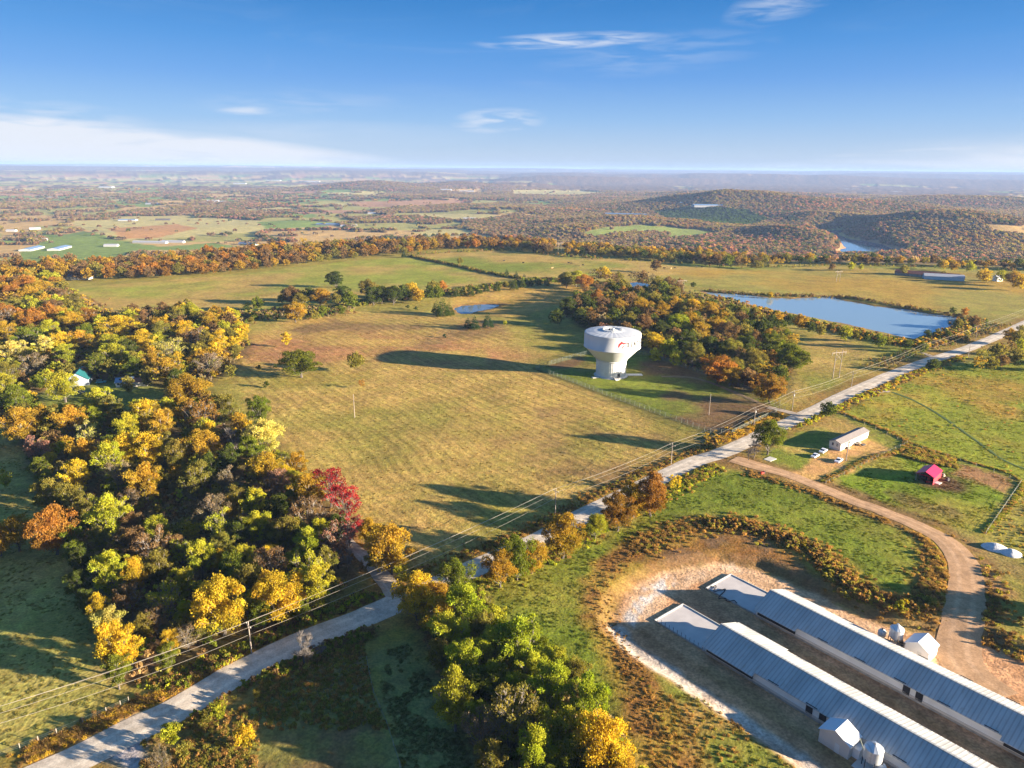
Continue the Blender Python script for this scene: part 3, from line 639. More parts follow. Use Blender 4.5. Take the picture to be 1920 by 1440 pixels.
# ------------------------------------------------------------------ vegetation
def leaf_material(name, inst, trans=.48):
    b = NB(name)
    if inst: c = b.attr('tcol', 'INSTANCER').outputs['Color']
    else: c = b.new('ShaderNodeObjectInfo').outputs['Color']
    v = b.attr('v').outputs['Color']; sp = b.new('ShaderNodeSeparateColor'); b.l.new(v, sp.inputs[0])
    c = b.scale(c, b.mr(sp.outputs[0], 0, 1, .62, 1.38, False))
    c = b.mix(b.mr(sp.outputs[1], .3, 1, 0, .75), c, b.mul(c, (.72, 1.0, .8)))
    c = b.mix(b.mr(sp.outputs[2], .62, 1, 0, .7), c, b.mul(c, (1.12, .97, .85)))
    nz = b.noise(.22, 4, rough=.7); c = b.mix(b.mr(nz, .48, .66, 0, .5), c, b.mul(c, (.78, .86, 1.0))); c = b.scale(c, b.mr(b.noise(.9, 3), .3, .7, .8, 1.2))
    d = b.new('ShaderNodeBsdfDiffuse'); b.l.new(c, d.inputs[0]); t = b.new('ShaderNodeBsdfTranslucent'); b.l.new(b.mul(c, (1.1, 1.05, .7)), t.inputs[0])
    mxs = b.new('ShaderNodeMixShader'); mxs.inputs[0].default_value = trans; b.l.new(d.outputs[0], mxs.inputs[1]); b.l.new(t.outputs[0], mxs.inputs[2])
    out = b.n['Material Output']; b.l.new(mxs.outputs[0], out.inputs['Surface']); b.n.remove(b.b); return b.m
M_LEAF, M_LEAFI = leaf_material('leaves', False), leaf_material('leaves_scattered', True)
M_BARK = simple('bark', (.115, .095, .08), .95, var=.3, vscale=1.5); M_TWIG = simple('grey_twigs', (.19, .165, .145), .95, var=.3, vscale=.6)

def leaf_quads(cen, size, axis, elong, r_):
    """cen (N,3), axis (N,3) long axis; returns verts (4N,3)"""
    n = len(cen); a = axis / np.linalg.norm(axis, axis=1)[:, None]
    b = np.cross(a, r_.normal(size=(n, 3))); b /= np.linalg.norm(b, axis=1)[:, None] + 1e-9
    s = size * r_.uniform(.6, 1.35, (n, 1))
    A, B = a * s * elong, b * s
    return np.stack([cen - A, cen + B * .8 - A * .1, cen + A, cen - B * .8 + A * .15], 1).reshape(-1, 3)
def grow(kind, seed, nleaf, lsize):
    """unit-ish tree: height 1 (z), crown radius 1 (x, y are scaled by crown radius; z by height). returns crown (V,Vattr) and wood tubes"""
    r_ = np.random.default_rng(seed); clumps = []; wood = []
    # H: the aspect used when growing (height / crown radius)
    if kind == 'cedar': asp = 2.6
    elif kind in ('vase', 'tall'): asp = 2.3
    elif kind == 'bush': asp = 1.3
    else: asp = 1.9
    H_ = asp
    base = {'round': .13, 'vase': .16, 'tall': .14, 'sparse': .2, 'bare': .3, 'cedar': .05, 'bush': .02, 'mass': .1}[kind] * H_
    cz_ = (H_ + base) / 2; hz = (H_ - base) / 2
    if kind == 'cedar':
        for i in range(26):
            t = (i + .5) / 26; z = base + t * (H_ - base) * .95; rad = (1 - t) ** .8 * .9 + .06
            for k in range(max(1, int(5 * (1 - t)) + 1)):
                a = r_.uniform(0, 6.283); clumps.append((np.array([rad * .72 * math.cos(a), rad * .72 * math.sin(a), z + r_.normal() * .04]), .13 + .2 * (1 - t)))
    else:
        nc_ = {'round': 58, 'vase': 52, 'tall': 44, 'sparse': 40, 'bare': 16, 'bush': 13, 'mass': 20}[kind]
        lob = [(r_.uniform(0, 6.28), r_.uniform(.0, .22)) for _ in range(3)]
        tries = 0
        if kind not in ('bare', 'sparse'): clumps += [(np.array([0, 0, cz_ + hz * f_]), .30) for f_ in (-.3, .1, .5, .78)]
        while len(clumps) < nc_ and tries < 4000:
            tries += 1
            d = r_.normal(size=3); d /= np.linalg.norm(d); t = r_.uniform(.02, 1) ** .42
            a = math.atan2(d[1], d[0]); k = 1 - sum(w_ * (.5 + .5 * math.cos(a - a0)) for a0, w_ in lob) * .7
            p = np.array([d[0] * t * k, d[1] * t * k, cz_ + d[2] * t * hz])
            zz = (p[2] - base) / (H_ - base)
            if kind in ('vase', 'tall'):
                p[:2] *= (.32 + .8 * zz ** .8) if zz > 0 else .3
            if kind in ('round', 'mass', 'sparse') and zz < .25: p[:2] *= .85
            rc = r_.uniform(.15, .29) * (.85 if kind in ('vase', 'tall', 'sparse') else 1)
            if np.hypot(p[0], p[1]) + rc > 1.08: continue
            if all(np.linalg.norm((p - q_) * (1, 1, .8)) > .13 for q_, _ in clumps): clumps.append((p, rc))
    # leaves
    w_ = np.array([c[1] ** 2 for c in clumps]) * r_.uniform(.75 if kind in ('round', 'cedar') else .35, 1.25, len(clumps)); w_ /= w_.sum()
    ids = r_.choice(len(clumps), nleaf, p=w_)
    cen = np.array([c[0] for c in clumps])[ids]; rad = np.array([c[1] for c in clumps])[ids][:, None]
    d = r_.normal(size=(nleaf, 3)); d /= np.linalg.norm(d, axis=1)[:, None]
    d[:, 2] = np.where(d[:, 2] < -.3, -d[:, 2] * .6, d[:, 2])
    rr = r_.uniform(.25, 1, (nleaf, 1)) ** .42; spread = np.where(r_.random((nleaf, 1)) < .14, 1.35, 1.0)
    pos = cen + d * rad * rr * spread
    core = np.array([0, 0, base + .15 * H_])
    ax = (pos - core); ax /= np.linalg.norm(ax, axis=1)[:, None]
    strk = {'vase': .5, 'tall': .6, 'sparse': .7, 'bush': .8, 'cedar': .9}.get(kind, 1.1)
    ax = ax + np.array([0, 0, .5]) + r_.normal(size=(nleaf, 3)) * strk
    Vq = leaf_quads(pos, lsize, ax, 1.5 if kind in ('vase', 'tall') else 1.15, r_)
    cv = r_.random((len(clumps), 3)); va = cv[ids] * .6 + r_.random((nleaf, 3)) * .4
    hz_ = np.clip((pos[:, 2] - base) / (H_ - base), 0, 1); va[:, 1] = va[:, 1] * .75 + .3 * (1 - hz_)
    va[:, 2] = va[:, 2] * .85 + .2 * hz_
    # wood
    if kind == 'cedar': wood.append((np.zeros(3), np.array([0, 0, H_ * .8]), .05, .01))
    else:
        split = base * r_.uniform(.55, .9); tr = .05 if kind != 'bush' else .02
        top = np.array([r_.normal() * .05, r_.normal() * .05, split]); wood.append((np.zeros(3), top, tr * 1.25, tr))
        lead = top + np.array([r_.normal() * .08, r_.normal() * .08, (H_ - split) * .55]); wood.append((top, lead, tr * .85, tr * .35))
        for (p, rc) in clumps:
            t = r_.uniform(0, .8); s_ = top * (1 - t) + lead * t
            if s_[2] > p[2]: s_ = top
            mid = s_ * .45 + p * .55 + np.array([0, 0, -.06]) + r_.normal(size=3) * .04
            k = rc / .3; wood += [(s_, mid, tr * .38 * k, tr * .24 * k), (mid, p, tr * .24 * k, tr * .12)]
            nt_ = {'sparse': 9, 'bare': 34, 'vase': 4, 'tall': 4, 'round': 2, 'bush': 2, 'mass': 2}[kind]
            for _ in range(nt_):
                dd = r_.normal(size=3); dd[2] = abs(dd[2]) * .9 + .1; dd /= np.linalg.norm(dd); e = p + dd * rc * r_.uniform(.6, 1.25)
                s2 = p + (mid - p) * r_.uniform(0, .5); wood.append((s2, e, .009, .003))
                if kind == 'bare':
                    for _ in range(2):
                        d3 = dd + r_.normal(size=3) * .5; wood.append((s2 * .4 + e * .6, s2 * .4 + e * .6 + d3 * rc * .5, .006, .002))
    return Vq, va, wood, asp
def leaf_mesh(name, Vq, va, asp, mat):
    V = Vq.copy(); V[:, 2] /= asp
    q = np.arange(len(V)).reshape(-1, 4); me = quads_mesh(name, V, q, False)
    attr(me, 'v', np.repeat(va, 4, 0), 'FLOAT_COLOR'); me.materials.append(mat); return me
def wood_mesh(name, wood, asp, mat, mat2):
    V = []; F = []; mi = []
    for p, q, a, b in wood:
        p, q = Vector(p), Vector(q); n = 5 if a > .02 else 3; d = (q - p)
        if d.length < 1e-4: continue
        d.normalize(); u = d.orthogonal().normalized(); v = d.cross(u); k = len(V)
        for c_, r_ in ((p, a), (q, b)):
            for i in range(n):
                x = c_ + (u * math.cos(6.2832 * i / n) + v * math.sin(6.2832 * i / n)) * r_; V.append((x.x, x.y, x.z / asp))
        F += [(k + i, k + (i + 1) % n, k + n + (i + 1) % n, k + n + i) for i in range(n)]; mi += [0 if n == 5 else 1] * n
    me = bpy.data.meshes.new(name); me.from_pydata(V, [], F); me.update(); me.materials.append(mat); me.materials.append(mat2)
    me.polygons.foreach_set('material_index', mi); return me
PROTO = {}
def make_protos():
    spec = {'round': (5, 14000, .026), 'vase': (5, 11500, .0245), 'sparse': (3, 3000, .029), 'bare': (2, 0, .03), 'cedar': (3, 4200, .036), 'bush': (3, 2200, .05)}
    sd_ = 100
    for kind, (n, nl, ls) in spec.items():
        PROTO[kind] = []
        for i in range(n):
            sd_ += 1; Vq, va, wood, asp = grow(kind, sd_, max(nl, 8), ls)
            crown = leaf_mesh('crown', Vq, va, asp, M_LEAF) if nl else None
            wd = wood_mesh('trunk', wood, asp, M_BARK, M_TWIG)
            # lighter version for scattered masses
            k = max(8, int(nl * .13)); Vl, vl, wl, asp = grow(kind, sd_, k, ls * (2.4 if nl else 1))
            lo = leaf_mesh('crown_far', Vl, vl, asp, M_LEAFI) if nl else None
            PROTO[kind].append((crown, wd, lo, asp))
lap('start veg')
make_protos(); lap('protos')
def proto_obj(name, me):
    o = bpy.data.objects.new(name, me); return o
def scatter(name, P_, S_, RZ, COL, meshes, PID, label=None, kind='stuff', parent=None, tilt=None):
    """one object that sets copies of a few small meshes on its points"""
    me = bpy.data.meshes.new(name); me.vertices.add(len(P_)); me.vertices.foreach_set('co', np.asarray(P_, np.float32).ravel())
    attr(me, 'scl', S_, 'FLOAT_VECTOR'); attr(me, 'rz', RZ, 'FLOAT'); attr(me, 'tcol', COL, 'FLOAT_COLOR'); attr(me, 'pid', PID, 'INT')
    o = bpy.data.objects.new(name, me); link(o); tag(o, label, kind=kind)
    col_ = bpy.data.collections.new(name + '_pieces')
    for i, m_ in enumerate(meshes): col_.objects.link(bpy.data.objects.new('piece_%s_%02d' % (name, i), m_))
    ng = bpy.data.node_groups.new(name, 'GeometryNodeTree')
    ng.interface.new_socket('Geometry', in_out='INPUT', socket_type='NodeSocketGeometry'); ng.interface.new_socket('Geometry', in_out='OUTPUT', socket_type='NodeSocketGeometry')
    n, l = ng.nodes, ng.links; gi = n.new('NodeGroupInput'); go = n.new('NodeGroupOutput')
    ci = n.new('GeometryNodeCollectionInfo'); ci.inputs[0].default_value = col_; ci.inputs[1].default_value = True; ci.inputs[2].default_value = True
    ip = n.new('GeometryNodeInstanceOnPoints'); m2p = n.new('GeometryNodeMeshToPoints')
    def na(nm, t): a = n.new('GeometryNodeInputNamedAttribute'); a.data_type = t; a.inputs[0].default_value = nm; return a.outputs[0]
    l.new(gi.outputs[0], m2p.inputs[0]); l.new(m2p.outputs[0], ip.inputs['Points']); l.new(ci.outputs[0], ip.inputs['Instance']); ip.inputs['Pick Instance'].default_value = True
    l.new(na('pid', 'INT'), ip.inputs['Instance Index']); l.new(na('scl', 'FLOAT_VECTOR'), ip.inputs['Scale'])
    cb = n.new('ShaderNodeCombineXYZ'); l.new(na('rz', 'FLOAT'), cb.inputs[2]); l.new(cb.outputs[0], ip.inputs['Rotation'])
    l.new(ip.outputs[0], go.inputs[0])
    md = o.modifiers.new('scatter', 'NODES'); md.node_group = ng; return o

KT = .60
PAL = {k: np.array(lin(*v, KT)) for k, v in dict(Y=(236, 200, 60), YG=(200, 196, 62), G=(138, 146, 50), DG=(104, 114, 50), GO=(208, 168, 60), O=(208, 146, 66), OL=(164, 152, 70), BR=(158, 126, 84),
       GR=(166, 146, 112), R=(200, 62, 64), PY=(238, 220, 118), PK=(190, 140, 116), LG=(190, 196, 58), RO=(182, 134, 62), TB=(186, 144, 84), DB=(136, 106, 70), CD=(74, 98, 60)).items()}
CNAME = dict(Y='bright yellow', YG='yellow-green', G='green', DG='dark green', GO='golden', O='orange', OL='olive', BR='brown', GR='grey-brown', R='crimson', PY='pale yellow', PK='dusty pink', LG='light green', RO='rust-red', CD='dark green')
# surveyed crowns: (picture x, y of the crown's middle, crown radius in picture px, colour, form)
T = []
def tr_(s, region, form='vase'):
    for it in s.split(';'):
        p = it.split()
        if len(p) >= 4: T.append((float(p[0]), float(p[1]), float(p[2]), p[3], p[4] if len(p) > 4 else form, region))
tr_('''117 720 27 YG round;27 747 26 G round;183 750 24 YG;207 763 20 OL;133 787 32 GO;160 807 20 PY sparse;180 783 17 LG;273 773 28 Y;300 793 28 GO;240 800 24 YG;350 727 38 GO round;377 773 30 RO sparse;417 763 25 OL;
483 763 21 G round;493 813 31 PY round;440 823 24 GR bare;470 843 24 G;373 837 33 GO round;500 877 30 GO round;553 872 22 GO;523 903 24 PK sparse;573 920 37 GO;233 843 37 Y;283 843 36 Y;200 860 27 YG;157 850 25 GO;
140 893 29 Y;73 880 20 G;273 900 34 GO;217 887 24 GR sparse;367 897 29 OL;427 900 22 GR sparse;93 927 28 OL;140 940 28 OL;203 963 37 YG;133 1007 20 G;400 953 27 GR sparse;413 987 29 YG sparse;477 943 25 YG;480 987 27 YG;
573 962 30 BR sparse;530 1000 27 OL;580 1020 29 YG;287 1022 34 BR sparse;247 1019 27 BR;207 1070 35 YG;253 1077 29 Y;293 1062 28 OL;377 1043 28 YG;417 1052 22 Y;460 1047 24 YG;510 1053 27 BR sparse;567 1065 34 YG sparse;
413 1130 44 Y round;520 1112 42 Y round;593 1095 34 YG;467 1092 29 OL;310 1122 29 YG sparse;240 1122 27 BR sparse;187 1143 24 Y;207 1170 29 PY;217 1209 41 Y;217 1253 27 G;317 1202 20 Y;313 1229 21 G;267 1175 22 OL;350 1192 20 GR sparse;
40 793 32 GO round;67 840 21 PK sparse;150 1050 22 DG;148 1095 24 DG;140 1035 20 G;165 1130 22 DG;120 960 20 DG;88 905 18 G;60 850 14 DG;185 1010 22 OL;330 1000 16 OL sparse;360 985 14 GR sparse;445 1005 24 DG;520 955 24 DG;390 880 24 DG;
430 860 22 DG;330 850 24 OL;245 930 18 BR sparse;600 975 24 GR sparse;630 990 24 DG;555 1000 24 OL;610 1050 24 OL;490 1150 22 G;560 1140 20 G;375 1180 20 OL;290 1160 22 BR sparse;440 930 20 OL;500 920 22 BR sparse;545 930 20 G''', 'W')
tr_('617 905 32 R sparse;648 938 31 R sparse;632 1015 35 PK sparse;655 990 24 R sparse;650 1045 22 GR bare', 'E')
tr_('28 995 30 GO round;97 988 40 O round;-5 1010 26 GO round;10 897 14 YG', 'P')
tr_('''13 547 24 O round;50 533 25 O round;73 540 24 GO round;25 575 24 OL;100 575 20 BR;133 600 27 GO;163 592 19 RO;50 632 24 G;90 617 20 YG;80 648 22 PY;117 640 27 Y;150 637 25 GO;120 664 25 YG;23 658 27 PY;57 679 30 GR sparse;
220 610 34 Y;267 639 32 Y;213 645 30 YG;213 664 24 YG;180 682 20 G;240 655 20 DG;357 584 21 YG round;393 601 22 GO;343 618 24 Y;410 638 24 Y;320 651 28 PY sparse;393 679 27 GR sparse;367 631 25 BR sparse;287 674 25 GO;313 691 28 GO;
400 698 9 Y;433 695 11 OL;460 618 10 Y;537 634 11 Y;5 620 24 GO;10 700 24 OL;250 690 18 G;205 690 16 OL;60 600 22 O round;0 585 24 O round;110 555 18 BR;140 565 18 OL;160 625 18 G;40 600 18 GO;300 620 20 OL;330 590 16 OL;270 600 16 BR;
430 600 14 BR;440 660 12 OL;240 720 14 OL;330 710 18 DG;275 705 16 OL;15 725 24 YG;45 770 14 OL;100 775 14 OL;390 640 18 OL;200 735 0 G''', 'N')
tr_('''563 677 37 G round;628 521 17 DG round;547 551 20 BR round;600 554 18 GO round;563 565 18 OL round;553 581 20 GO;483 568 12 G;640 549 18 DG;580 553 14 DG;527 560 8 G;463 575 8 DG;475 592 7 G;470 600 6 OL;603 583 10 G;640 580 8 G;590 590 8 OL;
690 537 20 OL;700 551 18 DG;715 549 16 DG;737 550 17 DG;755 548 14 DG;773 542 14 Y;783 552 12 GO;812 537 12 OL;829 537 10 O;820 548 12 G;806 549 12 DG;655 560 14 G;630 560 10 OL;667 677 16 OL;678 718 7 O sparse;947 605 4 YG;1165 490 0 G''', 'M', 'round')
tr_('1080 520 20 YG round;1095 526 18 O round;1062 522 16 OL;1133 512 15 Y round;1117 514 13 GR sparse;1147 523 15 BR sparse;1170 537 14 OL round;1127 540 16 BR sparse;1143 535 12 OL;1190 520 12 GR sparse;1205 519 12 BR;1220 523 12 GR sparse;1232 530 13 OL;1255 530 12 BR;1245 540 14 G;1270 540 12 BR;1275 528 6 RO;1230 497 10 BR round;863 489 6 OL round;1160 520 10 OL;1300 534 5 DG;1262 548 14 OL', 'Q', 'round')
tr_('''1063 572 17 DG round;1043 593 14 DG round;1088 592 15 DG;1105 573 14 DG;1347 689 32 O round;1370 700 18 GO round;1483 667 33 G round;1447 723 26 RO round;1430 735 16 GO round;1413 675 24 OL round;1400 650 24 DG round;1433 612 15 DG;1447 600 10 OL;
1110 595 13 BR sparse;1130 600 13 GR sparse;1120 558 16 RO round;1130 570 16 BR round;1160 575 16 GO round;1180 562 15 BR round;1200 572 17 GO round;1225 560 15 OL round;1205 605 18 BR round;1180 600 16 OL;1240 580 18 GO round;1265 572 16 GO round;
1270 605 22 LG round;1295 600 18 GO;1300 575 18 Y round;1330 580 17 GO round;1240 620 20 DG;1225 640 18 Y;1255 650 16 YG;1285 635 22 DG;1310 620 20 GO;1340 610 20 GO;1365 620 22 BR;1330 650 22 DG;1370 655 24 OL;1300 660 20 OL;1270 670 14 YG;1395 620 16 OL;
1230 665 12 YG;1380 690 20 OL;1400 705 16 BR;1460 700 16 DG;1450 640 20 G;1415 640 18 BR;1345 640 16 BR;1150 590 14 DG;1160 610 10 PK sparse;1220 590 14 BR;1130 615 10 PK sparse;1390 595 12 BR;1360 590 12 OL''', 'G', 'round')
tr_('857 1085 32 G round;938 1062 27 GO round;970 1040 32 G round;998 1040 24 GO round;1057 999 32 GO round;1117 983 18 YG;1160 955 27 RO round;1190 932 25 GO round;1223 922 30 RO round;1265 905 12 Y sparse;733 1022 38 GO round;692 995 19 GO round;750 1065 12 YG;1443 815 24 G round;700 1050 14 OL', 'H', 'round')
tr_('''780 1112 34 Y round;815 1120 26 GO round;827 1150 30 Y round;873 1135 35 LG vase;973 1203 44 LG;923 1213 32 YG;840 1185 34 YG;873 1242 34 LG;1033 1288 40 LG;853 1307 40 YG;923 1275 32 G;1100 1318 38 LG;957 1342 42 OL sparse;1055 1375 36 YG;
1133 1395 50 Y round;1007 1407 40 LG;907 1373 32 GR sparse;925 1425 32 OL;1073 1425 34 G;1000 1255 30 YG;890 1290 28 G;1150 1440 34 GO round;960 1290 26 LG;1000 1335 28 G;905 1180 26 OL;830 1230 26 OL''', 'C')
tr_('567 1215 30 GR bare;600 1215 15 GR bare;320 1377 20 YG;458 1380 19 Y round;410 1333 17 YG;300 1420 22 GR sparse;385 1345 12 OL;500 1285 10 OL;480 1300 9 OL;345 1405 14 OL;270 1395 8 OL', 'B')
tr_('''1445 553 6 Y round;1787 582 6 DG round;1810 584 7 O round;1827 601 10 BR round;1797 605 8 OL;1690 574 0 G;1457 597 12 GO;1480 600 10 DG;1500 603 14 GO;1520 612 10 DG;1540 618 10 OL;1560 612 6 OL;1585 623 13 YG;1605 628 9 OL;1625 630 8 DG;
1650 637 12 G;1665 640 8 OL;1700 645 8 DG;1730 650 10 G;1740 625 7 DG;1775 627 8 DG;1760 622 6 OL;1870 660 16 OL;1845 665 16 OL sparse;1890 655 16 BR sparse;1905 668 16 OL;1860 680 12 OL;1835 680 12 GO sparse;1915 650 14 YG;1880 678 12 BR;1895 628 12 GO;1910 632 12 OL;1915 618 8 OL;
1750 684 12 DG round;1553 769 15 DG round;1847 515 13 Y;1903 520 16 GO;1915 528 14 Y;1880 516 10 YG;1560 500 6 BR;1597 498 7 YG;1615 500 5 YG;1695 505 8 OL;1770 513 5 OL;1420 487 12 OL;1365 488 10 G;1343 485 12 BR;1690 1135 14 YG bush;1700 1130 9 Y bush;1310 545 0 G;
1820 500 9 YG;1790 497 9 GO;1770 495 8 Y''', 'D', 'round')
tr_('1415 840 13 GR bare;1405 850 9 GR bare', 'H', 'bare')
tr_('''890 602 10 CD cedar;877 603 8 CD cedar;915 597 11 CD cedar;830 571 14 DG cedar;818 573 10 DG cedar;842 575 10 DG cedar;833 629 5 CD bush;765 575 5 DG bush;780 578 5 DG bush;950 509 5 CD cedar;968 513 5 CD cedar;983 518 5 CD cedar;757 475 5 CD cedar;
855 545 7 DG cedar;868 543 7 DG cedar;882 542 8 DG cedar;898 540 7 DG cedar;912 537 6 DG cedar;932 535 7 DG cedar;948 533 6 OL round;964 530 8 DG cedar;980 528 7 DG cedar;995 527 6 DG cedar;1010 526 6 DG cedar;1025 525 6 DG cedar;960 540 0 DG;1515 790 9 YG bush;1528 783 9 YG bush;
1500 797 8 YG bush;1540 776 8 YG bush;1411 588 8 CD cedar;667 800 0 G;500 720 8 DG bush;486 689 7 DG bush;516 686 5 DG bush;1560 1075 0 G''', 'S', 'cedar')
items = []      # x, y, z, crown radius, height, colour key, form, region
ASPD = {'round': 2.05, 'vase': 2.3, 'tall': 2.4, 'sparse': 2.3, 'bare': 2.0, 'cedar': 2.4, 'bush': 1.25}
good = [t for t in T if t[2] > 0]
pts = np.array([(t[0], t[1]) for t in good]); g0 = W(pts)
dep0 = np.array([depth(p) for p in g0]); rad0 = np.array([t[2] for t in good]) / FPX * dep0 * np.array([{'C': 1.34, 'H': 1.32, 'W': 1.24}.get(t[5], 1.14) for t in good])
hh = np.array([r_ * ASPD[t[4]] for r_, t in zip(rad0, good)])
hh = np.minimum(hh, np.maximum(16, rad0 * 1.2)); 
gg = W(pts, hh * .58)
for i, t in enumerate(good):
    g = gg[i]; k = depth((g[0], g[1], g[2])) / dep0[i]
    items.append([g[0], g[1], g[2], rad0[i] * k, hh[i] * k, t[3], t[4], t[5]])
def poisson(poly, n, dmin, jit=.0, grid=None):
    P_ = np.asarray(poly); lo, hi = P_.min(0), P_.max(0); out = []
    c_ = rng.uniform(lo, hi, (n, 2)); s = sdf(P_, c_[:, 0], c_[:, 1]); c_ = c_[s < -1]
    cell = {}
    for p in c_:
        k = (int(p[0] // dmin), int(p[1] // dmin)); ok = True
        for a in (-1, 0, 1):
            for b in (-1, 0, 1):
                for q_ in cell.get((k[0] + a, k[1] + b), ()):
                    if (p[0] - q_[0]) ** 2 + (p[1] - q_[1]) ** 2 < dmin * dmin: ok = False
        if ok: cell.setdefault(k, []).append(p); out.append(p)
    return np.array(out)
def fill(poly, n, dmin, pal, forms, region, rlo, rhi, avoid=.62, hfac=1.9, clear=()):
    ps = poisson(poly, n, dmin); k = 0
    ex = np.array([(i[0], i[1], i[3]) for i in items]) if items else np.zeros((0, 3))
    if not len(ps): return 0
    bad = (pdist(ROAD_C, ps[:, 0], ps[:, 1]) < 7) | (pdist(LANE_A, ps[:, 0], ps[:, 1]) < 3.5) | (pdist(LANE_B, ps[:, 0], ps[:, 1]) < 4)
    for c_ in clear: bad |= sdf(c_, ps[:, 0], ps[:, 1]) < 2
    if len(ex): bad |= (np.hypot(ps[:, None, 0] - ex[None, :, 0], ps[:, None, 1] - ex[None, :, 1]) < ex[None, :, 2] * avoid + rlo * .55).any(1)
    ps = ps[~bad]; pz = zt(ps[:, 0], ps[:, 1])
    for p, z_ in zip(ps, pz):
        r_ = rng.uniform(rlo, rhi); key = pal[rng.integers(len(pal))]; f = forms[rng.integers(len(forms))]
        items.append([p[0], p[1], float(z_), r_, r_ * hfac * rng.uniform(.85, 1.2), key, f, region]); k += 1
    return k
up = px((-80, 530), (0, 522), (95, 520), (150, 560), (120, 620), (0, 660), (-80, 680))
fill(up, 1200, 6.5, ['GO', 'BR', 'OL', 'GO', 'O', 'OL', 'YG'], ['round', 'round', 'sparse'], 'N', 4, 7)
fill(WOODS, 8000, 4.3, ['OL', 'YG', 'YG', 'GO', 'OL', 'BR', 'G', 'Y'], ['vase', 'vase', 'sparse', 'round'], 'W', 2.8, 4.6, .46, 2.0, (CLEAR, CLEAR2))
fill(WOODS2, 1500, 6, ['OL', 'YG', 'BR', 'GO', 'Y'], ['vase', 'sparse', 'round'], 'N', 3.5, 6, .7)
fill(GROVE, 2500, 6.5, ['BR', 'GO', 'OL', 'DG', 'RO', 'G', 'OL', 'OL', 'DG'], ['round', 'sparse', 'round'], 'G', 3.6, 6.0, .72)
fill(CLUMP, 1500, 4.2, ['LG', 'YG', 'G', 'OL'], ['vase', 'round'], 'C', 2.8, 4.2, .5, 2.2)
# trees just outside the right of the frame, whose shade falls into it
for (a, b, r_, k) in ((1990, 1175, 34, 'OL'), (2040, 1160, 38, 'GO'), (2100, 1170, 36, 'OL'), (2010, 700, 20, 'OL'), (2060, 690, 22, 'GO')):
    g = W([(a, b)])[0]; rr_ = r_ / FPX * depth(g); items.append([g[0], g[1], g[2], rr_, rr_ * 1.9, k, 'round', 'X'])
# the belt on the plateau's edge
def belt(front, back, pal, dmin, rlo, rhi, hf=1.9):
    poly = np.concatenate([G0(front), G0(back)[::-1]])
    fill(poly, 9000, dmin, pal, ['round', 'round', 'round', 'sparse'], 'belt', rlo, rhi, .5, hf)
belt([(-60, 535), (40, 530), (100, 524), (180, 527), (250, 523), (330, 520), (420, 512), (500, 504), (640, 488), (740, 480), (760, 480)], [(-60, 512), (0, 506), (120, 500), (240, 492), (350, 485), (500, 472), (640, 466), (760, 464)], ['O', 'RO', 'GO', 'BR', 'BR', 'RO', 'OL', 'GO', 'BR'], 9.5, 5.0, 8.0)
belt([(765, 477), (860, 468), (960, 468), (1030, 479)], [(765, 461), (860, 459), (960, 460), (1040, 463)], ['GO', 'RO', 'O', 'BR', 'OL', 'BR'], 9.5, 5.0, 8.0)
belt([(1060, 480), (1150, 484), (1250, 492), (1400, 499), (1500, 495), (1700, 498), (1920, 506), (2060, 510)], [(1060, 468), (1150, 471), (1250, 478), (1400, 488), (1500, 492), (1700, 495), (1920, 502), (2060, 506)], ['OL', 'BR', 'GO', 'BR', 'OL', 'GO', 'DG'], 9.0, 4.5, 7.0, 1.7)
lap('items')
# ---- split: the 290 that show largest are things, the rest one mass
def appsize(i): return i[3] * math.sqrt(i[4] / 10 + .3) / max(depth((i[0], i[1], i[2])), 1)
SMALLK = [i for i in items if i[6] in ('cedar', 'bush', 'bare')]
TREES = [i for i in items if i[6] not in ('cedar', 'bush', 'bare')]
def inview(i):
    if depth(i[:3]) < 5: return False
    x_, y_ = to_px((i[0], i[1], i[2] + i[4] * .5)); return -30 < x_ < 1950 and y_ < 1500
TREES.sort(key=lambda i: (-1 if inview(i) and i[7] != 'X' else 0, -appsize(i)))
BIG = TREES[:292]; REST = TREES[292:]
print('TREES', len(TREES), 'belt', sum(i[7] == 'belt' for i in TREES), 'in big', sum(i[7] == 'belt' for i in BIG), 'small', len(SMALLK))

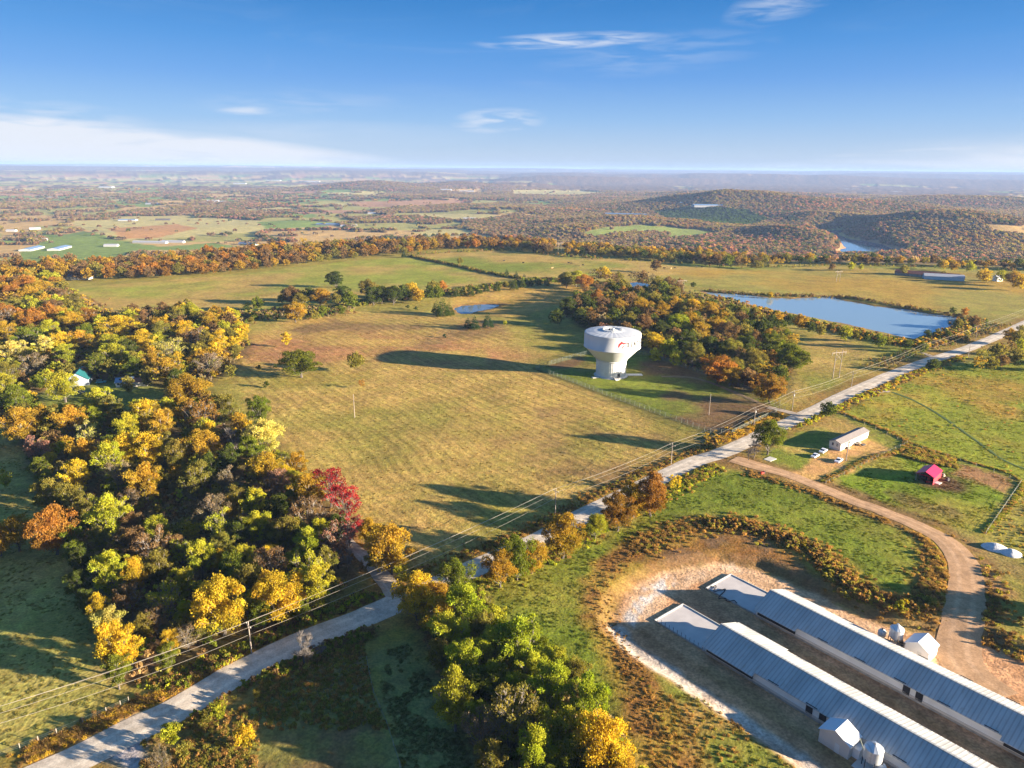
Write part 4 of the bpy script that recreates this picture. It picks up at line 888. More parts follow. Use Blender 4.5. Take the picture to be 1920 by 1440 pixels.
PLACE = {'W': 'in the left woodland', 'E': 'at the woodland edge by the gravel lane', 'P': 'in the left pasture', 'N': 'in the far upper part of the left woodland', 'M': 'among the mown middle fields', 'Q': 'round the tiny dark pond',
         'G': 'in the grove behind the water tower', 'H': 'on the verge of the country road', 'C': 'in the clump below the road junction', 'B': 'in the scrub at the lower road bend', 'D': 'round the big pond and right fields',
         'S': 'on the field boundary', 'X': 'beyond the right edge', 'belt': 'in the belt on the plateau edge'}
FORMN = {'round': 'round tree', 'vase': 'fanning tree', 'tall': 'tall tree', 'sparse': 'thin-leaved tree', 'bare': 'leafless tree', 'cedar': 'conical cedar', 'bush': 'low bush'}
def zone(i):
    x_, y_ = to_px((i[0], i[1], i[2] + i[4] * .5)); reg = i[7]
    if reg == 'W':
        if y_ > 1080: z_ = 'in the left wood above the road'
        elif y_ > 960: z_ = 'below the dark wood clearing' if x_ > 180 else 'on the lower left pasture edge'
        elif y_ > 860: z_ = 'near the crimson trees' if x_ > 440 else ('in the middle of the left wood' if x_ > 180 else 'on the upper left pasture edge')
        else: z_ = 'along the mown field edge' if x_ > 330 else ('just below the teal-roofed house' if x_ > 120 else 'at the left frame edge')
        return z_
    if reg == 'N':
        if x_ < 100: z_ = 'left of the teal-roofed house' if y_ > 640 else 'by the left frame edge'
        elif y_ < 600: z_ = 'beside the gravel lane top'
        elif x_ < 270: z_ = 'right above the teal-roofed house'
        else: z_ = 'facing the big round green tree'
        return z_
    if reg == 'M':
        return ('left of the small pale pond' if x_ > 680 else ('near the lower mown field' if y_ > 620 else 'below the striped upper field'))
    if reg == 'G':
        return 'at the left end of the grove' if x_ < 1160 else ('at the right end of the grove' if x_ > 1390 else ('on the near side of the grove' if y_ > 620 else 'on the far side of the grove'))
    if reg == 'D':
        if x_ > 1810 and y_ > 600: return 'in the right edge cluster across the road'
        if y_ > 1000: return 'at the curved bank by the dirt track'
        if y_ < 545: return 'beside the far barns and plateau edge'
        return 'along the bank of the big pond'
    if reg == 'C': return 'in the junction clump near the road' if y_ < 1170 else ('in the middle of the junction clump' if y_ < 1330 else 'in the clump at the bottom edge')
    if reg == 'belt': return 'in the tree belt, ' + ('left part' if x_ < 640 else 'middle part' if x_ < 1040 else 'right part')
    if reg == 'S': return ('on the hedge above the pale pond' if 840 < x_ < 1040 else 'by the white trailer home' if x_ > 1400 else 'in the mown middle field')
    return PLACE[reg]
ORD = ['first', 'second', 'third', 'fourth', 'fifth', 'sixth', 'seventh', 'eighth', 'ninth', 'tenth', 'eleventh', 'twelfth', 'thirteenth', 'fourteenth', 'fifteenth', 'sixteenth', 'seventeenth', 'eighteenth', 'nineteenth', 'twentieth']
NUMW = ['', 'one', 'two', 'three', 'four', 'five', 'six', 'seven', 'eight', 'nine', 'ten', 'eleven', 'twelve', 'thirteen', 'fourteen', 'fifteen', 'sixteen', 'seventeen', 'eighteen', 'nineteen', 'twenty']
def label_all(lst):
    base = {}
    for n_, i in enumerate(lst):
        sz = 'large ' if i[3] > 6.2 else 'small ' if i[3] < 3.4 else ''
        b_ = (sz if i[7] != 'G' or sz == 'small ' else 'big ') + (CNAME[i[5]] + ' ' if i[6] != 'cedar' else '') + FORMN[i[6]] + ' ' + zone(i); base.setdefault(b_, []).append(n_)
    lab = [None] * len(lst)
    for b_, ns in base.items():
        ns.sort(key=lambda k: to_px((lst[k][0], lst[k][1], lst[k][2] + lst[k][4] * .5))[0])
        for j, k in enumerate(ns):
            m_ = len(ns)
            if m_ == 1: lab[k] = b_
            elif m_ == 2: lab[k] = b_ + ', ' + ('left' if j == 0 else 'right') + ' of two'
            elif m_ <= 20: lab[k] = b_ + ', ' + ('leftmost' if j == 0 else 'rightmost' if j == m_ - 1 else ORD[j] + ' from left') + ' of ' + NUMW[m_]
            else: lab[k] = b_
            while len(lab[k].replace('-', ' ').split()) > 16: lab[k] = lab[k].split(' ', 1)[1]
    for b_ in lab:
        pass
    return lab
NAMEK = {'cedar': ('cedar_tree', 'cedar'), 'bush': ('bush', 'bush'), 'bare': ('bare_tree', 'bare tree')}
def place_tree(i, label):
    nm, ct = NAMEK.get(i[6], ('autumn_tree', 'tree'))
    pr = PROTO[i[6]]; crown, wd, lo, asp = pr[rng.integers(len(pr))]
    e = empty(nm, (i[0], i[1], i[2] - .05), rng.uniform(0, 6.28)); tag(e, label, ct, ct + 's ' + PLACE[i[7]])
    s = (i[3], i[3], i[4])
    t_ = bpy.data.objects.new('trunk', wd); link(t_); t_.parent = e; t_.scale = s
    if crown:
        c_ = bpy.data.objects.new('crown', crown); link(c_); c_.parent = e; c_.scale = s
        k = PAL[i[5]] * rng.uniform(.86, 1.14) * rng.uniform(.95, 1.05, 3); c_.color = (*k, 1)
allthings = BIG + SMALLK; labs = label_all(allthings)
for i, lb in zip(allthings, labs): place_tree(i, lb)
# the rest of the trees, as one mass
FK = ['round', 'vase', 'sparse']; FM = []; FIDX = {}
for k in FK:
    for j, p in enumerate(PROTO[k]): FIDX.setdefault(k, []).append(len(FM)); FM.append(p[2])
def mass(name, lst, label):
    P_ = np.array([i[:3] for i in lst]); S_ = np.array([(i[3], i[3], i[4]) for i in lst]); RZ = rng.uniform(0, 6.28, len(lst))
    C_ = np.array([PAL[i[5]] * rng.uniform(.85, 1.15) for i in lst]); PID = np.array([FIDX[i[6] if i[6] in FIDX else 'round'][rng.integers(3)] for i in lst])
    return scatter(name, P_, S_, RZ, C_, FM, PID, label)
mass('tree_belt', REST, 'rust, gold and olive trees massed along the plateau edge and in the woods')

lap('placed')
# ---- far canopy of the valley: thousands of low-poly crowns
def blob(seed, n=26):
    r_ = np.random.default_rng(seed); d = r_.normal(size=(n * 4, 3)); d /= np.linalg.norm(d, axis=1)[:, None]; d[:, 2] = np.abs(d[:, 2]) * 1.1 - .15
    lob = r_.normal(size=(5, 3)); lob /= np.linalg.norm(lob, axis=1)[:, None]; lob[:, 2] = abs(lob[:, 2])
    rr = .72 + .3 * np.max(d @ lob.T, 1); p = d * rr[:, None] * (1, 1, .48) + (0, 0, .5)
    Vq = leaf_quads(p, .30, d * .3 + r_.normal(size=d.shape), 1.0, r_); return Vq, r_.random((len(p), 3))
BL = []
for i in range(5):
    Vq, va = blob(300 + i, 15); BL.append(leaf_mesh('far_crown', Vq, va, 1.0, M_LEAFI))
n_ = 520000
aa = rng.uniform(R(-41), R(41), n_); rr_ = np.sqrt(rng.uniform(800 ** 2, 6900 ** 2, n_))
keep = rng.random(n_) < np.clip((2800 / rr_) ** 1.15, .25, 1); aa, rr_ = aa[keep], rr_[keep]
xx, yy = rr_ * np.sin(aa), rr_ * np.cos(aa); edge_ = np.interp(aa, _ea, _er)
k = rr_ > edge_ + 8; xx, yy, rr_ = xx[k], yy[k], rr_[k]
fr_, _ = valley(xx, yy); dd_ = rr_ - np.interp(np.arctan2(xx, yy), _ea, _er)
k = rng.random(len(xx)) < np.where(dd_ < 300, 1, fr_ * .95 + .004); xx, yy, rr_ = xx[k], yy[k], rr_[k]
zz = zt(xx, yy); k = zz > LAKE_Z + 1.0; xx, yy, rr_, zz = xx[k], yy[k], rr_[k], zz[k]
print('far trees', len(xx))
sz = rng.uniform(3.6, 6.8, len(xx)) * (1 + .3 * sstep(2800, 6500, rr_)); hz = sz * rng.uniform(1.25, 1.7, len(xx))
FP = np.array([PAL[k] for k in ('RO', 'BR', 'OL', 'GR', 'BR', 'DG', 'PK', 'GO')]) * .95
sel = (np.clip(fbm(xx / 260, yy / 260, 88, 4) * 1.0 + rng.random(len(xx)) * .32 - .16, 0, .999) * 8).astype(int)
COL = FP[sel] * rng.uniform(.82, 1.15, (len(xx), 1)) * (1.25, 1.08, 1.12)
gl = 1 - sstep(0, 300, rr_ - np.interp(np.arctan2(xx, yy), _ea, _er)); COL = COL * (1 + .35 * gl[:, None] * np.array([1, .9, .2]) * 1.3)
pin = sdf(VPINE, xx, yy) < 0; COL[pin] = PAL['DG'] * rng.uniform(.75, 1.05, (pin.sum(), 1)) * (.8, 1, 1)
scatter('valley_forest', np.stack([xx, yy, zz - hz * .12], 1), np.stack([sz, sz, hz], 1), rng.uniform(0, 6.28, len(xx)), COL, BL, rng.integers(0, 5, len(xx)), 'rust and olive woodland covering the valley and its hills')

lap('valley')
# ---- brush, weeds and tufts
BR = []
for i in range(4):
    Vq, va, wd, asp = grow('bush', 500 + i, 130, .15); BR.append(leaf_mesh('brush_piece', Vq, va, asp, M_LEAFI))
for i in range(3):
    r_ = np.random.default_rng(600 + i); n = 70; a = r_.uniform(0, 6.28, n); q_ = r_.uniform(0, 1, n) ** .6
    c_ = np.stack([q_ * np.cos(a), q_ * np.sin(a), np.full(n, .35) + r_.uniform(0, .3, n)], 1); ax = np.stack([np.cos(a) * .5, np.sin(a) * .5, np.full(n, 1.4)], 1) + r_.normal(size=(n, 3)) * .3
    BR.append(leaf_mesh('tuft_piece', leaf_quads(c_, .12, ax, 3.2, r_), r_.random((n, 3)), 1.0, M_LEAFI))
BP, BS, BC, BI = [], [], [], []
def brush(poly, n, smin, smax, cols, kinds=(0, 1, 2, 3), line=None, width=4, hf=1.0, avoid=True, dens=None):
    if line is not None:
        c_ = smooth_line(line, 3); i_ = rng.integers(0, len(c_) - 1, n); p = c_[i_] + (c_[i_ + 1] - c_[i_]) * rng.random((n, 1)) + rng.normal(0, width * .45, (n, 2))
    else:
        P_ = np.asarray(poly); p = rng.uniform(P_.min(0), P_.max(0), (n, 2)); p = p[sdf(P_, p[:, 0], p[:, 1]) < 0]
    if avoid:
        p = p[(pdist(ROAD_C, p[:, 0], p[:, 1]) > 4.6) & (pdist(LANE_A, p[:, 0], p[:, 1]) > 2.8) & (pdist(DIRT_C, p[:, 0], p[:, 1]) > 4.6) & (sdf(YARD, p[:, 0], p[:, 1]) > -2)]
        p = p[sdf(CLEAR, p[:, 0], p[:, 1]) > 0]
    if dens: p = p[fbm(p[:, 0] / dens, p[:, 1] / dens, 91, 3) > .46]
    m_ = len(p); s = rng.uniform(smin, smax, m_) * rng.uniform(.7, 1.1, m_)
    z_ = zt(p[:, 0], p[:, 1]); BP.append(np.stack([p[:, 0], p[:, 1], z_ - .05], 1)); BS.append(np.stack([s, s, s * 1.25 * hf], 1))
    C_ = np.array([PAL[c] if isinstance(c, str) else np.array(c) for c in cols]); BC.append(C_[rng.integers(0, len(C_), m_)] * rng.uniform(.8, 1.3, (m_, 1)) * 1.4); BI.append(np.array(kinds)[rng.integers(0, len(kinds), m_)])
brush(WOODS, 9500, 1.1, 2.9, ['OL', 'BR', 'GR', 'G', 'YG', 'BR'])
brush(CLEAR2, 900, .7, 1.9, ['DB', 'GR', 'OL', 'BR'])
brush(WOODS2, 2400, 1.2, 3.0, ['OL', 'BR', 'GR', 'GO'])
brush(GROVE, 3200, 1.2, 2.6, ['OL', 'BR', 'DG', 'RO'])
brush(CLUMP, 3500, .9, 2.2, ['OL', 'BR', 'G', 'GR'])
brush(SCRUBC, 8000, .25, .7, ['OL', 'TB', 'TB', 'OL'], (4, 5, 6, 4, 5, 6, 0), dens=14)
brush(px((240, 1290), (400, 1232), (560, 1165), (680, 1110), (720, 1120), (700, 1138), (600, 1182), (500, 1228), (330, 1303)), 4500, .4, 1.1, ['OL', 'G', 'TB', 'DB', 'YG'], (0, 1, 2, 3, 4, 5, 6))
brush(None, 3000, .25, .6, ['TB', 'GO', 'DB'], (4, 5, 6), line=px((60, 1415), (240, 1335), (400, 1262), (560, 1190)), width=3)
brush(None, 900, .5, 1.3, ['OL', 'G', 'BR'], line=px((330, 1345), (440, 1285), (560, 1240), (690, 1185)), width=4)
brush(None, 1800, .25, .7, ['DB', 'TB', 'OL'], (0, 4, 5, 6), line=px((780, 1075), (880, 1040), (1000, 990), (1100, 940), (1220, 885), (1330, 838), (1420, 790)), width=5)
brush(None, 1700, .3, .9, ['G', 'YG', 'OL', 'TB'], (0, 1, 4, 5, 6), line=px((900, 1095), (1000, 1052), (1100, 1002), (1200, 950), (1290, 905), (1340, 880)), width=5)
brush(None, 2300, .22, .75, ['TB', 'TB', 'TB', 'TB', 'OL', 'DB'], (4, 5, 6), line=BERM[7:], width=7)
brush(None, 600, .2, .4, ['TB', 'TB', 'DB'], (4, 5, 6), line=BERM[:8], width=4)
brush(None, 700, .6, 1.3, ['TB', 'OL', 'DB', 'TB', 'OL'], (0, 1, 2, 3), line=BERM[9:17], width=5)
brush(SLOPEF, 600, .2, .5, ['TB', 'DB', 'TB', 'OL'], (4, 5, 6), dens=9)
brush(None, 500, .3, .7, ['TB', 'DB', 'TB'], (4, 5, 6), line=px((1400, 890), (1500, 918), (1600, 955), (1720, 1000), (1752, 1040), (1745, 1110)), width=3)
brush(None, 600, .35, .9, ['TB', 'DB', 'OL'], (0, 4, 5, 6), line=px((1840, 1070), (1835, 1120), (1850, 1190), (1920, 1250)), width=8)
brush(None, 900, .4, 1.0, ['YG', 'GO', 'BR'], (0, 1, 4, 5, 6), line=px((1468, 800), (1500, 790), (1560, 768), (1640, 738), (1740, 695), (1800, 672)), width=5)
brush(None, 700, .5, 1.2, ['GO', 'BR'], (0, 4, 5, 6), line=px((1340, 828), (1400, 808), (1455, 780)), width=5)
brush(None, 700, .3, .7, ['TB', 'OL', 'TB'], (4, 5, 6), line=px((1545, 905), (1620, 865), (1700, 830), (1560, 768)), width=1.6)
brush(None, 500, .3, .7, ['TB', 'OL', 'G'], (4, 5, 6), line=px((1700, 830), (1800, 862), (1915, 905), (1848, 1000)), width=1)
brush(px((1850, 990), (1920, 905), (2050, 950), (2100, 1080), (1920, 1060)), 1100, .3, .6, ['OL', 'TB', 'OL'], (4, 5, 6))
brush(RBIG, 2200, .3, .7, ['OL', 'TB', 'G'], (4, 5, 6), dens=22)
brush(None, 1900, 1.0, 2.6, ['OL', 'BR', 'RO', 'DG', 'GO'], line=px((1345, 562), (1400, 578), (1480, 598), (1560, 618), (1640, 636), (1720, 650), (1790, 628), (1820, 602)), width=10)
brush(None, 500, .8, 2.0, ['BR', 'OL', 'GR'], line=px((1330, 546), (1440, 554), (1580, 558), (1700, 577), (1812, 596)), width=5)
brush(None, 1400, 1.0, 2.8, ['BR', 'OL', 'DG', 'GR'], line=px((1200, 545), (1260, 552), (1330, 565), (1400, 590)), width=16)
brush(None, 900, .8, 2.2, ['DG', 'OL', 'BR'], line=px((770, 480), (860, 500), (960, 523), (1040, 527)), width=4)
brush(None, 1300, 1.0, 2.8, ['DG', 'OL', 'BR', 'G'], line=px((640, 578), (720, 566), (820, 556), (930, 540), (1060, 530), (1180, 545)), width=10)
brush(None, 800, 1.0, 2.4, ['BR', 'OL', 'GR', 'DG'], line=px((440, 600), (520, 590), (620, 588)), width=22)
brush(None, 900, 1.0, 2.2, ['BR', 'GO', 'OL'], line=px((130, 560), (190, 600), (230, 610)), width=14)
brush(CORN, 900, .5, .9, ['TB', 'OL'], (4, 5, 6), avoid=False)
brush(None, 500, .6, 1.4, ['BR', 'OL', 'GR'], line=px((1640, 690), (1720, 660), (1800, 640), (1880, 610)), width=8)
brush(None, 200, 1.4, 3.0, ['BR', 'OL', 'DG'], line=px((770, 478), (960, 470), (1060, 482), (1250, 493), (1400, 500), (1600, 497), (1900, 506)), width=7)
BPc = np.concatenate(BP)
scatter('brush', BPc, np.concatenate(BS), rng.uniform(0, 6.28, len(BPc)), np.concatenate(BC), BR, np.concatenate(BI), 'tangled rust, gold and olive brush, weeds and tall dry grass')
print('brush', len(BPc))
lap('brush')
# short grass texture on the nearest pastures
GP = []; GC_ = []
for poly, n, cols in ((GFIELD, 15000, ['G', 'G', 'OL', 'YG']), (PASTL, 26000, ['OL', 'GO', 'OL']), (PASTC, 9000, ['G', 'DG', 'OL']), (W_FIELD, 9000, ['GO', 'OL', 'OL', 'BR']), (SLOPEF, 1500, ['RO', 'GO', 'OL']), (REDYARD, 6000, ['G', 'YG', 'OL']), (RBIG, 26000, ['YG', 'OL', 'GO'])):
    P_ = np.asarray(poly); p = rng.uniform(P_.min(0), P_.max(0), (n, 2)); p = p[sdf(P_, p[:, 0], p[:, 1]) < -1]
    p = p[fbm(p[:, 0] / 5, p[:, 1] / 5, 93, 3) > .44]
    GP.append(p); GC_.append(paint(p[:, 0], p[:, 1])[0] * rng.uniform(.75, 1.15, (len(p), 1)) * rng.uniform(.93, 1.07, (len(p), 3)))
p = np.concatenate(GP); s = rng.uniform(.22, .5, len(p)); print('grass', len(p))
scatter('grass', np.stack([p[:, 0], p[:, 1], zt(p[:, 0], p[:, 1]) - .08], 1), np.stack([s, s, s * .55], 1), rng.uniform(0, 6.28, len(p)), np.concatenate(GC_), BR[4:], rng.integers(0, 3, len(p)), 'uneven tufts of grass on the fields and pastures')

lap('grass')
# ------------------------------------------------------------------ water tower
M_TWHITE = simple('white_tank_paint', (.52, .52, .51), .6, var=.07, vscale=.25, stretch=(1, 1, .25)); M_CONC = simple('pale_concrete', (.52, .50, .46), .85, var=.14, vscale=.6, bump=.15)
M_TCONC = simple('whitewashed_concrete', (.62, .61, .59), .8, var=.12, vscale=.5, bump=.2, bscale=3); M_PANEL = simple('grey_white_roof_paint', (.46, .47, .49), .6, var=.1, vscale=.4)
M_DARK = simple('dark_metal', (.03, .03, .035), .6); M_RED = simple('logo_red', (.45, .025, .03), .55); M_INK = simple('lettering_dark', (.02, .018, .02), .6)
tb = W1(1145, 703); tb.z = float(zt(np.array([tb.x]), np.array([tb.y]))[0]) - .1
to = empty('water_tower', tb); to.scale = (.95, .95, .965); tag(to, 'squat white water tower on a round concrete pedestal beside the grove', 'water tower')
face = math.atan2(-tb.y, -tb.x)            # towards the survey point
b = MB(); b.lathe([(9.9, -.6), (9.9, .35), (9.0, .6), (8.7, .75)], 64); b.build('footing', M_CONC, to, True)
b = MB(); prof = [(8.7, .7)]
for k in range(6): z0 = .7 + k * 1.5; prof += [(8.7, z0 + 1.38), (8.62, z0 + 1.40), (8.62, z0 + 1.47), (8.7, z0 + 1.5)]
b.lathe(prof, 72)
for i in range(48):
    a = 2 * math.pi * i / 48; b.box(8.72 * math.cos(a), 8.72 * math.sin(a), .8, .08, .22, 8.8, a)
b.build('pedestal', M_TCONC, to)
b = MB(); b.lathe([(8.6, 9.45), (9.15, 9.5), (9.2, 9.9), (9.0, 10.0)], 72); b.build('ring_beam', M_TWHITE, to, True)
b = MB(); b.lathe([(8.95, 9.95), (9.6, 10.5), (15.5, 16.7), (15.75, 17.1), (15.75, 17.45)], 96); b.build('tank_cone', M_TWHITE, to, True)
b = MB(); b.lathe([(15.7, 17.3), (16.42, 17.3), (16.42, 17.6), (16.28, 17.62), (16.28, 25.2), (16.2, 25.5), (15.9, 25.62), (15.6, 25.6)], 96); b.build('tank_wall', M_TWHITE, to, True)
pn = None
for i in range(28):
    a0, a1 = -math.pi / 28 * .97, math.pi / 28 * .97
    if pn is None:
        b = MB(); P2 = []
        for r_, z_ in ((5.6, 26.55), (11, 26.2), (15.75, 25.66)):
            P2 += [(r_ * math.cos(a0), r_ * math.sin(a0), z_), (r_ * math.cos(0), 0, z_ + .04), (r_ * math.cos(a1), r_ * math.sin(a1), z_)]
        b.add(P2, [(0, 1, 4, 3), (1, 2, 5, 4), (3, 4, 7, 6), (4, 5, 8, 7)]); b.add([(p[0], p[1], p[2] - .12) for p in P2], [(3, 4, 1, 0), (4, 5, 2, 1), (6, 7, 4, 3), (7, 8, 5, 4)])
        pn = b.build('roof_panel', M_PANEL, to); o = pn
    else: o = pn.copy(); link(o); o.parent = to
    o.rotation_euler = (0, 0, 2 * math.pi * i / 28)
b = MB(); b.lathe([(15.6, 25.5), (5.6, 26.45), (0, 26.6)], 48); b.build('roof_deck', M_TWHITE, to, True)
b = MB(); b.lathe([(5.9, 26.3), (5.9, 26.95), (5.5, 26.95), (5.5, 26.3)], 48)
for i in range(24): a = 2 * math.pi * i / 24; b.box(5.7 * math.cos(a), 5.7 * math.sin(a), 26.9, .1, .1, .8)
b.lathe([(5.66, 27.6), (5.74, 27.6), (5.74, 27.7), (5.66, 27.7), (5.66, 27.6)], 48); b.build('roof_railing', M_TWHITE, to)
b = MB(); b.lathe([(0, 26.5), (1.1, 26.5), (1.1, 27.2), (.9, 27.5), (0, 27.6)], 16); b.build('roof_vent', M_CONC, to, True)
b = MB(); b.box(-1.9, .8, 26.4, 1.0, 1.0, .9); b.build('roof_hatch', M_DARK, to)
b = MB(); a = face + .55
def polar(r_, a_, z_): return (r_ * math.cos(a_), r_ * math.sin(a_), z_)
b = MB(); b.box(*polar(8.75, a, .6), .25, 1.6, 2.6, a); b.build('door', M_DARK, to)
def wrap_polys(name, polys, u0, zc, mat, R_=16.34, sub=.35):
    """flat lettering laid on the curved tank wall"""
    b = MB()
    for pl in polys:
        q_ = []
        for i in range(len(pl)):
            p, n = pl[i], pl[(i + 1) % len(pl)]; k = max(1, int(math.hypot(n[0] - p[0], n[1] - p[1]) / sub))
            q_ += [(p[0] + (n[0] - p[0]) * j / k, p[1] + (n[1] - p[1]) * j / k) for j in range(k)]
        vs = [polar(R_, face + (u0 + u) / R_, zc + v) for u, v in q_]; b.add(vs, [tuple(range(len(vs)))])
        b.add([polar(R_ - .05, face + (u0 + u) / R_, zc + v) for u, v in q_], [tuple(range(len(vs)))])
    return b.build(name, mat, to, fix=False)
def rect(x0, y0, x1, y1): return [(x0, y0), (x1, y0), (x1, y1), (x0, y1)]
def arc(cx_, cy_, rx, ry, a0, a1, t, n=14):
    out = []
    for i in range(n):
        p, q_ = R(a0 + (a1 - a0) * i / n), R(a0 + (a1 - a0) * (i + 1) / n); f = lambda a_, k: (cx_ + (rx - k) * math.cos(a_), cy_ + (ry - k * .7) * math.sin(a_))
        out.append([f(p, 0), f(q_, 0), f(q_, t), f(p, t)])
    return out
def letter(c, h=2.9, w=2.1):
    t = .95; s = .2; e = .35; srf = lambda x: [rect(x - s, 0, x + t + s, e), rect(x - s, h - e, x + t + s, h)]
    if c == 'L': return [rect(.2, 0, .2 + t, h), rect(.2, 0, w, .2), rect(w - .18, 0, w, .65)] + srf(.2)
    if c == 'I': return [rect(w / 2 - t / 2, 0, w / 2 + t / 2, h)] + srf(w / 2 - t / 2)
    if c == 'N': return [rect(.05, 0, .6, h), rect(w - .6, 0, w - .05, h), [(.1, h), (.8, h), (w - .1, 0), (w - .8, 0)], rect(-.1, 0, .6, e), rect(-.15, h - e, .5, h), rect(w - .65, h - e, w + .1, h)]
    if c == 'C': return arc(w / 2 + .1, h / 2, w / 2, h / 2, 45, 315, .85) + [rect(w - .3, h * .66, w - .12, h - .05)]
    if c == 'O': return arc(w / 2, h / 2, w / 2 + .05, h / 2, 0, 360, .8, 20)
for c, ang in zip('LINCOLN', (34, 42, 50, 59, 68.5, 78.5, 87)):
    wrap_polys('letter', letter(c), 16.34 * R(ang) - 1.0, 20.1, M_INK)
M_LG = simple('logo_grey', (.22, .07, .07), .6)
lg = [[(u_ * .85, v_ * .85) for u_, v_ in pl_] for pl_ in [[(-2.4, -1.9), (-2.9, -.6), (-2.5, .9), (-1.3, 1.9), (-.9, 2.9), (-.4, 1.95), (.5, 2.3), (.4, 1.75), (1.5, 1.6), (3.4, 1.2), (3.3, .75), (1.6, .7), (1.2, .2), (.0, .75), (-1.1, .35), (-1.8, -.5)],
      [(-.2, -1.1), (.8, -.2), (2.6, -.1), (2.6, -.55), (1.2, -.75), (.3, -1.6), (.1, -2.6), (-.35, -2.2)]]]
wrap_polys('logo', lg[:1], 16.34 * R(20.5), 21.6, M_RED); wrap_polys('logo_swoosh', lg[1:], 16.34 * R(20.5), 21.6, M_LG)
def on_ground(name, px_, py_, label, cat, group=None, rz=0, dz=0):
    p = W1(px_, py_); e = empty(name, (p.x, p.y, p.z + dz), rz); return tag(e, label, cat, group)
def slab(label, px_, py_, sx_, sy_, h, rz, mat=M_CONC, name='concrete_slab', cat='slab'):
    p = W1(px_, py_); b = MB(); b.box(0, 0, -.3, sx_, sy_, h + .3); o = b.build(name, mat); o.location = (p.x, p.y, p.z); o.rotation_euler = (0, 0, rz); return tag(o, label, cat)
slab('long pale concrete slab on the grass right of the tower base', 1189, 703, 9, 3.6, .25, .05)
slab('small concrete slab on the grass left of the tower base', 1116, 708, 3.6, 2.2, .3, .3)
st_ = on_ground('steps', 1157, 713, 'grey metal steps leading down from the tower door', 'steps', rz=face + .55)
b = MB()
for k in range(5): b.box(-2 + k * .6, 0, -.2, .62, 2.2, 1.3 - k * .22)
b.build('tread', M_CONC, st_); b = MB()
for s in (-1.15, 1.15):
    b.tube((-2.2, s, 2.2), (.8, s, 1.2), .05); [b.tube((-2.2 + k, s, 0), (-2.2 + k, s, 2.2 - k * .33), .04) for k in range(4)]
b.build('handrail', M_CONC, st_)
# ------------------------------------------------------------------ fences
M_WOOD = simple('weathered_wood', (.30, .25, .20), .9, var=.25, vscale=1); M_GALV = simple('galvanised_wire', (.17, .19, .16), .75); M_POST = simple('grey_post', (.36, .34, .30), .85, var=.2)
def fence(label, line, h=1.3, step=5, mat=M_WOOD, r_=.08, wires=(.4, .8, 1.2), wr=.02, mesh=False, closed=False):
    P_ = smooth_line(np.asarray(line), step) if len(line) > 2 and not mesh else np.concatenate([np.linspace(line[i], line[i + 1], max(2, int(np.hypot(*(line[i + 1] - line[i])) / step)), endpoint=False) for i in range(len(line) - 1)] + [line[-1:]])
    Z_ = zt(P_[:, 0], P_[:, 1]); o0 = Vector((P_[0][0], P_[0][1], Z_[0])); e = tag(empty('fence', o0), label, 'fence')
    L3 = [Vector((p[0], p[1], z)) - o0 for p, z in zip(P_, Z_)]
    b = MB(); [b.tube(p - Vector((0, 0, .3)), p + Vector((0, 0, h)), r_, n=5) for p in L3]; b.build('post', mat, e, kind='stuff')
    b = MB()
    for w_ in wires:
        for p, q_ in zip(L3[:-1], L3[1:]): b.tube(p + Vector((0, 0, w_)), q_ + Vector((0, 0, w_)), wr, n=3, cap=False)
    if mesh:
        for p, q_ in zip(L3[:-1], L3[1:]):
            n = int((q_ - p).length / .45)
            for k in range(n): c_ = p + (q_ - p) * k / n; b.tube(c_, c_ + Vector((0, 0, h)), .018, n=3, cap=False)
    b.build('mesh' if mesh else 'wire', M_GALV, e, kind='stuff'); return e
fence('grey chain-link fence enclosing the water tower field', px((1455, 776), (1372, 816), (1332, 813), (1004, 693), (1108, 664), (1216, 668), (1300, 697), (1440, 745), (1462, 760)), 2.4, 3.2, M_GALV, .07, (.1, .6, 1.1, 1.6, 2.1, 2.4), .035, True)
fence('wire fence on wooden posts along the lower left pasture verge', px((-60, 1440), (38, 1406), (107, 1378), (200, 1338), (242, 1318)), 1.4, 6)
fence('wire fence between the trailer home and the red barn lot', px((1548, 908), (1625, 868), (1700, 834)), 1.3, 4)
fence('wire fence along the back of the red barn lot', px((1560, 770), (1700, 832), (1800, 865), (1915, 904)), 1.3, 5)
fence('wire fence on the right side of the red barn lot', px((1915, 904), (1880, 955), (1848, 1002)), 1.3, 4)
fence('old fence line crossing the dark lower pasture', px((688, 1240), (700, 1300), (725, 1360), (750, 1440), (770, 1500)), 1.2, 4, M_POST, .06)
fence('thin fence line between the upper field and the cattle pasture', px((770, 480), (860, 500), (960, 524), (1040, 530)), 1.3, 8, M_POST, .09)
gt = on_ground('metal_gate', 1461, 767, 'pale metal gate across the driveway to the water tower', 'gate', rz=2.2)
b = MB(); [b.tube((-3, 0, z_), (3, 0, z_), .05) for z_ in (.5, 1.0, 1.5, 2.1)]; [b.tube((x_, 0, 0), (x_, 0, 2.3), .07) for x_ in (-3, 0, 3)]; b.build('gate_frame', M_GALV, gt)
